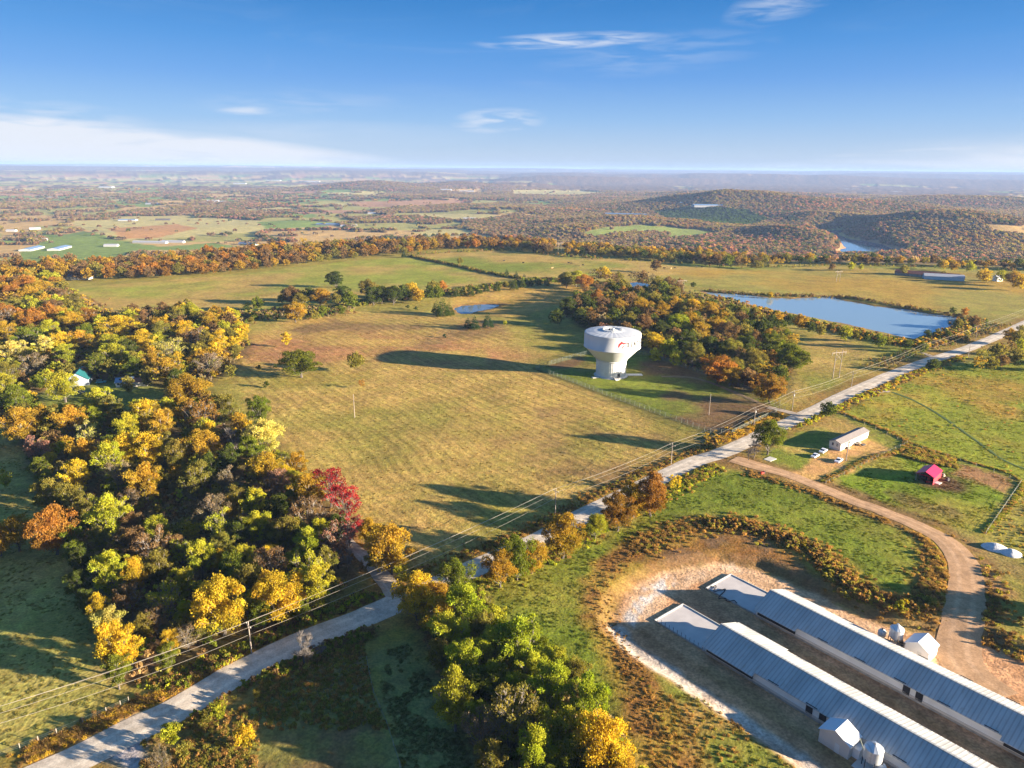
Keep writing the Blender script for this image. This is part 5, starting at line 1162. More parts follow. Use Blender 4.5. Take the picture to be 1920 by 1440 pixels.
# ------------------------------------------------------------------ power poles and wires
M_POLE = simple('weathered_pole', (.28, .23, .19), .85, var=.25, vscale=1.2, stretch=(1, 1, .1)); M_CAN = simple('grey_transformer', (.45, .46, .46), .5); M_INS = simple('porcelain', (.5, .48, .45), .3)
M_WIRE = simple('bare_wire', (.55, .47, .36), .5, .3)
LINE = [(-60, 1440, None), (472, 1226, 1153), (1041, 962, 912), (1258, 870, 829), (1413, 800, 763), (1485, 769, 733), (1596, 726, 697), (1731, 665, 645), (1829, 636, 612), (1960, 585, 566)]
def pole(px_, py_, top, label, arm=1.8, trans=False, rz=0, group='utility poles', h=None):
    p = W1(px_, py_)
    if h is None:
        d = depth(p); h = (py_ - top) / FPX * d / (cp + sp * (py_ - 720) / FPX) ; h = min(max(h, 7), 14)
    e = tag(empty('utility_pole', p, rz), label, 'utility pole', group)
    b = MB(); b.tube((0, 0, -.5), (0, 0, h), .19, .12, 8); b.build('shaft', M_POLE, e)
    if arm:
        b = MB(); b.box(0, 0, h - .9, .14, arm * 2, .16); b.tube((0, -arm * .6, h - .85), (0, 0, h - 1.7), .04); b.tube((0, arm * .6, h - .85), (0, 0, h - 1.7), .04); b.build('crossarm', M_POLE, e)
        for s in (-1, 1):
            b = MB(); b.lathe([(0, h - .72), (.09, h - .72), (.11, h - .6), (.05, h - .5), (0, h - .48)], 8, (0, s * (arm - .12))); b.build('insulator', M_INS, e)
    b = MB(); b.lathe([(0, h), (.08, h), (.1, h + .12), (.04, h + .24), (0, h + .25)], 8); b.build('insulator', M_INS, e)
    if trans:
        b = MB(); b.lathe([(0, h - 2.6), (.26, h - 2.6), (.28, h - 2.5), (.28, h - 1.7), (.2, h - 1.6), (0, h - 1.58)], 12, (.42, 0)); b.build('transformer', M_CAN, e)
    return e, p, h
rd = math.atan2(ROAD_C[12][1] - ROAD_C[8][1], ROAD_C[12][0] - ROAD_C[8][0])
PL = [('left of the lower frame corner', 0), ('wooden utility pole above the lower road bend, against yellow trees', 0), ('wooden utility pole beside the mown field by its tree shadows', 0), ('wooden utility pole between the mown field corner and the road', 0),
      ('utility pole with crossarm opposite the roadside green tree', 1), ('utility pole with transformer at the water tower driveway', 1), ('slim utility pole beside the twin-legged pylon', 0), ('utility pole near the small cedar at the pond field', 0), ('utility pole at the right end of the big pond', 0), ('utility pole at the right frame edge', 0)]
tops = []
for (a, c, t), (lb, tr) in zip(LINE, PL):
    if a < 0 or a > 1920:
        p = W1(a, c); tops.append((p, 11.0)); continue
    e, p, h = pole(a, c, t, lb, 1.3, bool(tr), rd); tops.append((p, h))
def wire(label, pts, r_=.045, sag=1.2, grp=None):
    b = MB()
    for p, q_ in zip(pts[:-1], pts[1:]):
        n = 14; prev = p
        for k in range(1, n + 1):
            t = k / n; c_ = p.lerp(q_, t) - Vector((0, 0, sag * 4 * t * (1 - t) * min(1, (q_ - p).length / 70))); b.tube(prev, c_, r_, n=3, cap=False); prev = c_
    o0 = Vector(pts[0]); b.v = [tuple(Vector(v) - o0) for v in b.v]; o = b.build('overhead_cable', M_WIRE); o.location = o0; return tag(o, label, 'cable', grp)
nx, ny = -math.sin(rd), math.cos(rd)
for off, dz, sg, lb in ((-1.2, -.5, 1.1, 'outer overhead cable on the field side of the poles'), (1.2, -.5, 1.3, 'outer overhead cable on the road side of the poles'), (0, .2, 1.0, 'overhead cable running over the pole tops'), (.15, -3.4, 1.7, 'lowest thick cable strung below the others along the road')):
    wire(lb, [Vector((p.x + nx * off, p.y + ny * off, p.z + h + dz)) for p, h in tops], .032 if dz > -3 else .036, sg, 'cables strung along the country road')
pole(665, 783, 740, 'lone bare pole standing in the mown middle field', 0, False, 0, 'lone poles')
pole(1329, 778, 739, 'lone light pole inside the water tower fence', 0, False, 0, 'lone poles')
pole(90, 741, 709, 'pole with a transformer left of the teal-roofed house', .8, True, 1.2, 'lone poles')
pole(1586, 864, 824, 'pole beside the white trailer home and its cars', .6, True, .8, 'lone poles')
pole(1815, 669, 647, 'slim pole leaning beside the right edge tree cluster', 0, False, .3, 'lone poles')
pole(1275, 558, 538, 'pole with a crossarm beyond the grove', 1.6, False, 1.2, 'lone poles')
def hframe(px_, py_, h, label):
    e = on_ground('pylon', px_, py_, label, 'pylon', 'twin-legged pylons', rz=.35)
    for s in (-1, 1):
        b = MB(); b.tube((s * 2.2, 0, -.4), (s * 2.2, 0, h), .22, .15, 8); b.build('leg', M_POLE, e)
    b = MB(); b.box(0, 0, h - 1.5, 10, .25, .28); b.build('crossarm', M_POLE, e)
    b = MB(); b.tube((-2.2, 0, h - 2), (2.2, 0, h - 6), .09); b.tube((2.2, 0, h - 2), (-2.2, 0, h - 6), .09); b.build('brace', M_POLE, e)
    for x_ in (-4.6, 0, 4.6):
        b = MB(); b.tube((x_, 0, h - 1.5), (x_, 0, h - 2.7), .09, n=6); b.build('insulator', M_INS, e)
hframe(1567, 709, 16, 'twin-legged wooden pylon in the right field above the road'); hframe(1277, 552, 14, 'twin-legged pylon on the scrub between grove and pond'); hframe(1049, 478, 17, 'twin-legged pylon in the gap of the far tree belt')
hframe(1571, 528, 12, 'distant twin-legged pylon in the pale pasture beyond the pond'); 
# ------------------------------------------------------------------ poultry houses
def rib_metal(name, colr, rough=.42, metal=.35):
    b = NB(name); oc = b.new('ShaderNodeTexCoord').outputs['Object']; n = b.noise(.25, 4, oc, stretch=(1, .2, 1))
    sx_ = b.new('ShaderNodeSeparateXYZ'); b.l.new(oc, sx_.inputs[0]); wv_ = b.math('SINE', b.math('MULTIPLY', sx_.outputs[0], 2 * math.pi / .9)); n2_ = b.noise(1.1, 3, oc, stretch=(1, .08, 1)); cc_ = b.scale(b.scale(colr, b.mr(n, .3, .7, .84, 1.1)), b.mr(wv_, -1, -.2, .80, 1.03)); cc_ = b.mix(b.mr(n2_, .58, .75, 0, .35), cc_, (.30, .22, .15, 1)); b.l.new(cc_, b.b.inputs['Base Color']); b.b.inputs['Roughness'].default_value = rough; b.b.inputs['Metallic'].default_value = metal; b.b.inputs['Specular IOR Level'].default_value = .3; return b.m  # sine stripes paint rib shading into the colour; brown streaks are weathering
M_ROOF = rib_metal('galvanised_roofing', (.41, .405, .39), .6, .05); M_WWALL = simple('white_wall_sheet', (.66, .65, .63), .7, var=.1, vscale=.4); M_STEM = simple('stained_footing', (.30, .28, .25), .9, var=.3, vscale=.7)
M_BLACK = simple('black_curtain', (.02, .02, .025), .7); M_SHEDW = simple('tan_sheet_wall', (.50, .46, .42), .7, var=.08); M_GALVB = rib_metal('galvanised_bin', (.62, .64, .66), .38, .45)
HA = math.atan2(-.776, .631)
def poultry(px0, py0, length, label, doors, wides):
    o0 = G0([(px0, py0)], 4.0)[0]; e = tag(empty('poultry_house', (o0[0], o0[1], -1.5), HA), label, 'poultry house', 'long poultry houses')
    b = MB(); b.box(length / 2, 0, -.4, length, 12.2, .9); b.build('foundation', M_STEM, e)
    for s in (-1, 1):
        b = MB(); b.box(length / 2, s * 5.9, .5, length - .4, .18, 2.35); b.build('side_wall', M_WWALL, e)
        b = MB(); b.box(length / 2, s * 6.06, .55, length - .6, .10, .55); b.build('wall_band', M_SHEDW, e)
        # roof slope with standing ribs
        b = MB(); x0, x1 = -.25, length + .25; zr, ze, w_ = 5.5, 3.05, 6.45
        b.add([(x0, 0, zr), (x1, 0, zr), (x1, s * w_, ze), (x0, s * w_, ze), (x0, 0, zr - .12), (x1, 0, zr - .12), (x1, s * w_, ze - .12), (x0, s * w_, ze - .12)], [(0, 1, 2, 3), (7, 6, 5, 4), (3, 2, 6, 7), (0, 3, 7, 4), (1, 5, 6, 2)])
        rf = b.build('roof_slope', M_ROOF, e)
        b = MB(); n = int(length / .9)
        for k in range(n + 1):
            x_ = x0 + .1 + (x1 - x0 - .2) * k / n
            b.add([(x_ - .06, s * .1, zr - .03), (x_ + .06, s * .1, zr - .03), (x_ + .06, s * w_, ze + .004), (x_ - .06, s * w_, ze + .004), (x_, s * .1, zr + .015), (x_, s * w_, ze + .05)], [(0, 4, 5, 3), (4, 1, 2, 5), (3, 5, 2)])
        b.build('roof_rib', M_ROOF, rf, kind='stuff')
        for (a0, a1) in wides:
            b = MB(); k = (zr - ze) / w_; y0, y1 = w_ - .02, w_ + 1.1; b.add([(a0, s * y0, ze + .01), (a1, s * y0, ze + .01), (a1, s * y1, ze - k * 1.1 + .01), (a0, s * y1, ze - k * 1.1 + .01), (a0, s * y0, ze - .1), (a1, s * y0, ze - .1), (a1, s * y1, ze - k * 1.1 - .1), (a0, s * y1, ze - k * 1.1 - .1)],
                [(0, 1, 2, 3), (7, 6, 5, 4), (3, 2, 6, 7), (0, 3, 7, 4), (1, 5, 6, 2)]); b.build('roof_extension', M_ROOF, e)
            b = MB(); b.box((a0 + a1) / 2, s * 6.25, .9, (a1 - a0) - 1.0, .2, 1.5); b.build('cool_pad', M_BLACK, e)
        for k in range(int(length / 9)):
            x_ = 18 + k * 9
            if x_ < length - 4: b = MB(); b.box(x_, s * 6.30, 3.22, 2.6, .12, .14); b.build('air_inlet', M_BLACK, e)
    for x_ in doors:
        b = MB(); b.box(x_, -6.02, .6, 1.5, .18, 2.0); b.build('door', M_BLACK, e)
    for x_ in (0.05, length - .05):
        b = MB(); b.prism([(-5.9, .5), (5.9, .5), (5.9, 2.95), (0, 5.35), (-5.9, 2.95)], x_ - .1, x_ + .1, 'x'); b.build('end_wall', M_WWALL, e)
    for y_ in (-4.6, -2.9):
        b = MB(); b.box(-.45, y_, 1.0, .7, 1.4, 1.4); b.build('exhaust_fan', M_CAN, e)
    b = MB(); b.box(-.08, 1.5, .5, .12, 3.2, 2.6); b.build('end_door', M_SHEDW, e)
    b = MB(); b.box(length / 2, 0, 5.46, length + .5, .5, .1); b.build('ridge_cap', M_ROOF, e)
    return o0, e
oA, eA = poultry(1354, 1170, 118, 'nearer long metal-roofed poultry house crossing the lower right', (26.5, 29.5, 88), ((0, 13.5), (62, 80)))
oB, eB = poultry(1446, 1106, 126, 'farther long metal-roofed poultry house by the dirt track', (37.5, 40.2), ((0, 11.5), (56, 74)))
av, nv = Vector((math.cos(HA), math.sin(HA), 0)), Vector((-math.sin(HA), math.cos(HA), 0))
def yardpt(o0, a, n, z=-1.5): p = Vector((o0[0], o0[1], 0)) + av * a + nv * n; return Vector((p.x, p.y, z))
for o0, nm in ((oA, 'nearer'), (oB, 'farther')):
    e = tag(empty('loading_pad', yardpt(o0, -8, 0), HA), 'pale concrete loading pad at the end of the %s poultry house' % nm, 'concrete pad', 'concrete pads of the poultry houses')
    b = MB(); b.box(0, 0, -.3, 15.4, 11.2, .5); b.build('slab', simple('pad_concrete', (.50, .45, .42), .9, var=.15, vscale=.3), e)
    b = MB(); b.box(-7.8, 0, -.1, .35, 11.6, .55); b.build('end_kerb', M_CONC, e)
    for s in (-1, 1):
        b = MB(); b.box(0, s * 5.75, -.1, 15.2, .25, .5); b.build('side_kerb', M_STEM if s < 0 else M_CONC, e)
    if nm == 'nearer':
        b = MB(); [b.tube((x_, -5.75, .3), (x_, -5.75, 1.5), .05) for x_ in np.linspace(-7, 7, 12)]; b.build('rail_post', M_DARK, e, kind='stuff')
b = MB(); pv = None; r_ = random.Random(4)
for k in range(90):
    t = k / 89; c_ = yardpt(oB, -15.2 + 9 * t, -5.2 + 1.6 * math.sin(t * 7) + 1.1 * math.sin(t * 23), -1.15 + .15 * abs(math.sin(t * 31))) + nv * .9 * math.cos(t * 17)
    if pv is not None: b.tube(pv, c_, .13, n=5, cap=False)
    pv = c_
o0_ = yardpt(oB, -12, -5); b.v = [tuple(Vector(v) - o0_) for v in b.v]; o = b.build('hose', M_BLACK); o.location = o0_; tag(o, 'tangle of thick black hose lying across the farther loading pad', 'hose')
def shed(a, n, w_, d_, hw, hr, label, o0, annex=False):
    e = tag(empty('shed', yardpt(o0, a, n), HA), label, 'shed', 'control sheds by the poultry houses')
    b = MB(); b.box(0, 0, -.2, w_, d_, hw + .2); b.add([(-w_ / 2, -d_ / 2, hw), (w_ / 2, -d_ / 2, hw), (0, -d_ / 2, hr - .1), (-w_ / 2, d_ / 2, hw), (w_ / 2, d_ / 2, hw), (0, d_ / 2, hr - .1)], [(0, 1, 2), (4, 3, 5)]); b.build('wall', M_SHEDW if annex else M_WWALL, e)
    for s in (-1, 1):
        b = MB(); k = (hr - hw) / (w_ / 2); x1 = s * (w_ / 2 + .25); z1 = hw - k * .25; y_ = d_ / 2 + .25
        b.add([(0, -y_, hr), (0, y_, hr), (x1, y_, z1), (x1, -y_, z1), (0, -y_, hr - .1), (0, y_, hr - .1), (x1, y_, z1 - .1), (x1, -y_, z1 - .1)], [(0, 1, 2, 3), (7, 6, 5, 4), (3, 2, 6, 7), (0, 3, 7, 4), (1, 5, 6, 2)]); b.build('roof_slope', simple('pale_shed_roof', (.62, .63, .66), .5, .1), e)
    b = MB(); b.box(w_ * .12, -d_ / 2 - .04, 0, .95, .08, 2.1); b.build('door', M_TWHITE, e)
    if annex:
        b = MB(); b.box(w_ / 2 + .7, d_ * .1, -.2, 1.35, d_ * .5, 2.4); b.build('annex', M_WWALL, e)
    return e
def feedbin(loc, r_, hb, leg, label):
    e = tag(empty('feed_bin', loc), label, 'feed bin', 'galvanised feed bins')
    b = MB(); prof = [(.25, leg - .7), (r_, leg + .5)]
    for k in range(5): z_ = leg + .5 + hb * k / 5; prof += [(r_, z_ + .02), (r_ * 1.015, z_ + hb / 10), (r_, z_ + hb / 5 - .02)]
    b.lathe(prof, 24); b.build('bin_body', M_GALVB, e, True); z_ = leg + .5 + hb
    b = MB(); b.lathe([(r_ * 1.04, z_ - .05), (r_ * 1.04, z_ + .03), (.35, z_ + r_ * .62), (.3, z_ + r_ * .62 + .25), (0, z_ + r_ * .62 + .28)], 12); b.build('bin_cap', M_GALVB, e)
    for k in range(6):
        a = k * math.pi / 3 + .3; b = MB(); b.tube((r_ * math.cos(a), r_ * math.sin(a), -.2), (r_ * math.cos(a), r_ * math.sin(a), leg + .9), .08, n=5); b.build('leg', M_DARK, e)
    b = MB(); a = 2.2
    for s in (-.2, .2): b.tube(((r_ + .08) * math.cos(a + s), (r_ + .08) * math.sin(a + s), .6), ((r_ + .08) * math.cos(a + s), (r_ + .08) * math.sin(a + s), z_), .03, n=4)
    b.build('ladder', M_GALVB, e); return e
def ybas(px_, py_): p = G0([(px_, py_)], -1.5)[0]; return Vector((p[0], p[1], -1.5))
def yco(p, o0): d = Vector((p.x - o0[0], p.y - o0[1], 0)); return d.dot(av), d.dot(nv)
a_, n_ = yco(ybas(1562, 1406), oA); shed(a_, n_ + 2.0, 6.2, 4.4, 3.3, 5.0, 'tan gabled control shed below the nearer poultry house', oA, True)
a_, n_ = yco(ybas(1716, 1234), oB); shed(a_, n_ + 2.6, 5.4, 5.2, 3.0, 4.6, 'white gabled control shed between the farther poultry house and track', oB)
feedbin(ybas(1632, 1442), 1.7, 2.6, 2.0, 'shiny feed bin on legs beside the tan control shed'); feedbin(ybas(1677, 1208), 1.55, 2.4, 1.7, 'shiny feed bin on legs beside the white control shed')
p = ybas(1632, 1442); b = MB(); b.box(0, 0, -.2, 5.4, 4.4, .35); o = b.build('concrete_slab', M_CONC); o.location = p; o.rotation_euler = (0, 0, HA); tag(o, 'concrete slab under the feed bin of the tan shed', 'slab')
def tank(px_, py_, r_, label):
    e = tag(empty('water_tank', ybas(px_, py_)), label, 'tank', 'small white tanks'); b = MB(); b.lathe([(0, .5), (r_ * .8, .55), (r_, .8), (r_, 1.9), (r_ * .75, 2.3), (.2, 2.5), (0, 2.52)], 20); b.build('tank_body', M_TWHITE, e, True)
    b = MB(); b.lathe([(0, 2.48), (.22, 2.5), (.22, 2.72), (0, 2.74)], 10); b.build('lid', M_DARK, e)
    for k in range(4): a = k * 1.571 + .5; b = MB(); b.box(r_ * .7 * math.cos(a), r_ * .7 * math.sin(a), -.1, .12, .12, .75); b.build('leg', M_GALV, e)
tank(1652, 1196, .95, 'small white tank left of the far feed bin'); tank(1650, 1452, .95, 'small white tank at the bottom edge by the near feed bin')
e = tag(empty('hose_reel', ybas(1689, 1209), .5), 'small round reel between the feed bin and white shed', 'reel'); b = MB(); b.tube((-.1, 0, .7), (.1, 0, .7), .65, n=16); b.build('wheel', M_WOOD, e); b = MB(); b.tube((-.35, 0, .7), (.35, 0, .7), .12, n=8); b.box(0, 0, -.1, .3, 1.2, .2); b.build('stand', M_DARK, e)
b = MB(); b.tube((0, 0, 4.4), (2.4, -.6, .7), .12, n=6); o = b.build('feed_pipe', M_GALV); o.location = ybas(1606, 1418); o.rotation_euler = (0, 0, HA); tag(o, 'thin slanting pipe between the tan shed and its feed bin', 'pipe')
# ------------------------------------------------------------------ trailer home, cars, barn
M_CREAM = simple('cream_siding', (.66, .63, .55), .75, var=.06); M_BROWNR = simple('brown_shingle_roof', (.22, .19, .18), .85, var=.15, vscale=1.5); M_GLASS = simple('dark_glass', (.03, .05, .08), .12, spec=.8)
p1 = G0([(1575, 847)])[0]; p2 = G0([(1627, 822)])[0]; d = p2 - p1; hl = math.atan2(d[1], d[0]); cxy = (p1 + p2) / 2 + np.array([-math.sin(hl), math.cos(hl)]) * 2.45
LN = float(np.hypot(*d)); hz0 = float(zt(cxy[0:1], cxy[1:2])[0])
e = tag(empty('mobile_home', (cxy[0], cxy[1], hz0), hl), 'long white single-wide trailer home with a brown roof', 'mobile home')
b = MB(); b.box(0, 0, -.2, LN - .3, 4.7, 1.0); b.build('skirting', M_CONC, e)
b = MB(); b.box(0, 0, .8, LN, 4.9, 2.4); b.add([(x_, y_, z_) for x_ in (-LN / 2, LN / 2) for y_, z_ in ((-2.45, 3.2), (2.45, 3.2), (0, 4.1))], [(0, 1, 2), (4, 3, 5)]); b.build('wall', M_CREAM, e)
for s in (-1, 1):
    b = MB(); L2 = LN / 2 + .25; b.add([(-L2, 0, 4.2), (L2, 0, 4.2), (L2, s * 2.75, 3.12), (-L2, s * 2.75, 3.12), (-L2, 0, 4.08), (L2, 0, 4.08), (L2, s * 2.75, 3.0), (-L2, s * 2.75, 3.0)], [(0, 1, 2, 3), (7, 6, 5, 4), (3, 2, 6, 7), (0, 3, 7, 4), (1, 5, 6, 2)]); b.build('roof_slope', M_BROWNR, e)
for y_ in (-.9, .9): b = MB(); b.box(-LN / 2 - .03, y_, 1.6, .06, .7, 1.2); b.build('window', M_GLASS, e)
for x_ in (-8.5, -4.5, 1, 5, 9): b = MB(); b.box(x_, -2.48, 1.7, 1.0, .06, .95); b.build('window', M_GLASS, e)
for x_ in (-6.6, 3): b = MB(); b.box(x_, -2.48, .9, .95, .06, 2.0); b.build('door', M_TWHITE, e); b = MB(); [b.box(x_, -3.0 - k * .3, -.2, 1.6, .3, 1.0 - k * .28) for k in range(4)]; b.build('steps', M_WOOD, e)
M_CARW = simple('white_car_paint', (.70, .70, .72), .25, spec=.6); M_TYRE = simple('tyre', (.025, .025, .027), .9)
def car(px_, py_, rz, label, paint=M_CARW, suv=False, k=1.0):
    p = W1(px_, py_); e = tag(empty('parked_car', p, rz), label, 'car', 'white cars parked by the trailer home'); e.scale = (k, k, k)
    prof = [(-2.3, .35), (2.3, .35), (2.35, .75), (2.2, .92), (1.1, 1.02), (-1.6, 1.05), (-2.25, .98), (-2.35, .7)]
    b = MB(); b.prism(prof, -.9, .9, 'y'); b.build('body', paint, e)
    g_ = [(1.05, 1.0), (.35, 1.45), (-1.0, 1.5), (-1.9, 1.02)] if not suv else [(1.05, 1.0), (.45, 1.65), (-1.9, 1.7), (-2.2, 1.02)]
    b = MB(); b.prism(g_, -.76, .76, 'y'); b.build('windows', M_GLASS, e)
    b = MB(); b.box((g_[1][0] + g_[2][0]) / 2, 0, g_[1][1] - .005, g_[1][0] - g_[2][0] + .05, 1.46, .08); b.build('roof', paint, e)
    for x_ in (-1.45, 1.4):
        for y_ in (-.86, .86):
            b = MB(); b.tube((x_, y_ - .1, .33), (x_, y_ + .1, .33), .33, n=14); w_ = b.build('wheel', M_TYRE, e); b = MB(); b.tube((x_, y_ - .11, .33), (x_, y_ + .11, .33), .19, n=10); b.build('rim', M_GALV, w_)
    for y_ in (-.6, .6):
        b = MB(); b.box(2.3, y_, .62, .1, .4, .16); b.build('headlight', M_INS, e); b = MB(); b.box(-2.33, y_, .72, .08, .35, .16); b.build('tail_light', M_RED, e)
car(1543, 848, hl + .1 + math.pi, 'white car parked nearest the trailer home gable'); car(1528, 857, hl + .05 + math.pi, 'white car parked leftmost of the three on the grass', k=.95); car(1572, 866, hl + .12 + math.pi, 'white car parked lowest, in front of the trailer home pole')
slab('small pale concrete pad on the grass near the dirt road mouth', 1444, 861, 4.5, 3.0, .15, hl)
def clutter(px_, py_, name, cat, label, parts, rz=0):
    e = on_ground(name, px_, py_, label, cat, rz=rz)
    for nm, mat, bx in parts: b = MB(); b.box(*bx); b.build(nm, mat, e)
M_BLUE = simple('blue_tarp', (.06, .22, .42), .6); M_JUNK = simple('dark_junk', (.08, .07, .07), .8); M_REDP = simple('red_machine_paint', (.42, .04, .025), .5)
clutter(1606, 834, 'table', 'table', 'dark garden table with clutter beside the trailer home wall', [('tabletop', M_WOOD, (0, 0, .7, 2, 1, .08)), ('leg', M_DARK, (-.8, 0, 0, .1, .8, .7)), ('leg', M_DARK, (.8, 0, 0, .1, .8, .7)), ('box', M_JUNK, (.3, 0, .78, .6, .5, .4))], hl)
clutter(1618, 836, 'cart', 'cart', 'small dark cart on the bare ground right of the trailer home', [('tray', M_JUNK, (0, 0, .4, 1.8, 1.1, .4)), ('handle', M_DARK, (1.3, 0, .5, 1.0, .08, .08)), ('axle', M_DARK, (-.4, 0, .1, .3, 1.3, .3))], .4)
clutter(1429, 888, 'trash_bin', 'bin', 'dark red bin toppled beside the dirt road', [('tub', M_REDP, (0, 0, 0, 1.4, .8, .7)), ('lid', M_DARK, (.9, 0, 0, .5, .9, .8))], .5)
M_REDR = simple('crimson_metal_roof', (.50, .02, .075), .4, .0, var=.08, spec=.5); M_REDW = simple('red_barn_wall', (.42, .025, .04), .6)
r0 = G0([(1736, 885)], 4.3)[0]; r1 = G0([(1751.5, 871.5)], 4.3)[0]; d = r1 - r0; hb_ = math.atan2(d[1], d[0]); LB = float(np.hypot(*d)); bc = (r0 + r1) / 2
e = tag(empty('barn', (bc[0], bc[1], float(zt(bc[0:1], bc[1:2])[0])), hb_), 'small open-fronted barn with a bright crimson metal roof', 'barn')
el0 = G0([(1717.5, 884)], 3.0)[0] - r0; er0 = G0([(1750, 895)], 3.0)[0] - r0; hw_ = max(3.2, min(5.5, (abs(-el0[0] * math.sin(hb_) + el0[1] * math.cos(hb_)) + abs(-er0[0] * math.sin(hb_) + er0[1] * math.cos(hb_))) / 2))
print('barn', LB, hw_)
for s in (-1, 1):
    b = MB(); L2 = LB / 2 + .2; b.add([(-L2, 0, 4.4), (L2, 0, 4.4), (L2, s * hw_, 2.9), (-L2, s * hw_, 2.9), (-L2, 0, 4.28), (L2, 0, 4.28), (L2, s * hw_, 2.78), (-L2, s * hw_, 2.78)], [(0, 1, 2, 3), (7, 6, 5, 4), (3, 2, 6, 7), (0, 3, 7, 4), (1, 5, 6, 2)]); b.build('roof_slope', M_REDR, e)
b = MB(); b.box(0, -hw_ + .3, -.1, LB, .12, 2.85); b.build('side_wall', M_REDW, e); b = MB(); b.prism([(-hw_ + .3, -.1), (hw_ - .3, -.1), (hw_ - .3, 2.8), (0, 4.2), (-hw_ + .3, 2.8)], LB / 2 - .15, LB / 2 - .05, 'x'); b.build('back_wall', M_REDW, e)
for x_ in (-LB / 2 + .2, 0, LB / 2 - .4): b = MB(); b.box(x_, hw_ - .3, -.1, .18, .18, 2.9); b.build('post', M_WOOD, e)
b = MB(); b.box(-LB / 2 + .1, 0, 2.7, .12, hw_ * 2 - .6, .25); b.build('beam', M_REDW, e)
def tractor(px_, py_, rz, label):
    e = on_ground('tractor', px_, py_, label, 'tractor', rz=rz)
    b = MB(); b.box(.9, 0, .7, 1.8, .7, .7); b.box(-.4, 0, .6, 1.0, .9, .6); b.build('body', M_REDP, e); b = MB(); b.box(-.5, 0, 1.2, .5, .6, .5); b.build('seat', M_JUNK, e)
    for x_, r_ in ((-.7, .75), (1.4, .42)):
        for y_ in (-.75, .75): b = MB(); b.tube((x_, y_ - .17, r_), (x_, y_ + .17, r_), r_, n=14); b.build('wheel', M_TYRE, e)
    for y_ in (-.5, .5): b = MB(); b.tube((1.2, y_, .9), (3.0, y_, .4), .08); b.build('loader_arm', M_REDP, e)
    b = MB(); b.box(3.1, 0, .1, .5, 1.7, .6); b.build('loader_bucket', M_REDP, e)
tractor(1741, 900, hb_ + 3.4, 'red tractor with front loader parked before the crimson barn')
slab('flat white sheet lying on the ground before the crimson barn', 1759, 906, 2.6, 1.7, .2, hl, M_TWHITE, 'sheet', 'sheet')
for px_, py_, nm, lb in ((1729, 893, 'crate', 'dark crate stacked at the shaded side of the crimson barn'), (1768, 893, 'pallet', 'weathered pallet leaning by the sunny wall of the crimson barn'), (1776, 901, 'log_pile', 'low dark pile of scrap on the bare soil right of the barn')):
    clutter(px_, py_, nm, nm.replace('_', ' '), lb, [('lower_part', M_WOOD if nm == 'pallet' else M_JUNK, (0, 0, 0, 1.5, 1.1, .5)), ('upper_part', M_JUNK if nm != 'pallet' else M_WOOD, (.2, .1, .5, .9, .8, .5))], .6)
M_CRUSH = simple('crushed_white_rock', (.58, .56, .55), .95, var=.18, vscale=1.2, bump=.8, bscale=2.5)
def heap(px_, py_, rx, ry, h, rz, label):
    p = W1(px_, py_); n = 28; vs = []; fs = []
    for j in range(11):
        q_ = j / 10
        for i in range(n):
            a = 2 * math.pi * i / n; w_ = 1 + .16 * float(fbm(np.array([math.cos(a) * 2 + 5]), np.array([math.sin(a) * 2 + px_]), 7, 3)[0])
            vs.append((rx * q_ * w_ * math.cos(a), ry * q_ * w_ * math.sin(a), h * (1 - q_) ** .9 * (1 - .25 * (1 - q_) ** 2) + .12 * random.random() * (j < 10) - .15 * (j == 10)))
    for j in range(10):
        for i in range(n): fs.append((j * n + i, (j + 1) * n + i, (j + 1) * n + (i + 1) % n, j * n + (i + 1) % n))
    b = MB(); b.add(vs, fs); o = b.build('gravel_pile', M_CRUSH, None, True); o.location = p; o.rotation_euler = (0, 0, rz); return tag(o, label, 'gravel pile', 'white gravel piles by the dirt track')
heap(1866, 1028, 3.6, 2.9, 2.0, -.4, 'left and larger white gravel pile by the dirt track bend'); heap(1896, 1038, 3.0, 2.6, 1.7, .2, 'right and smaller white gravel pile by the dirt track bend')
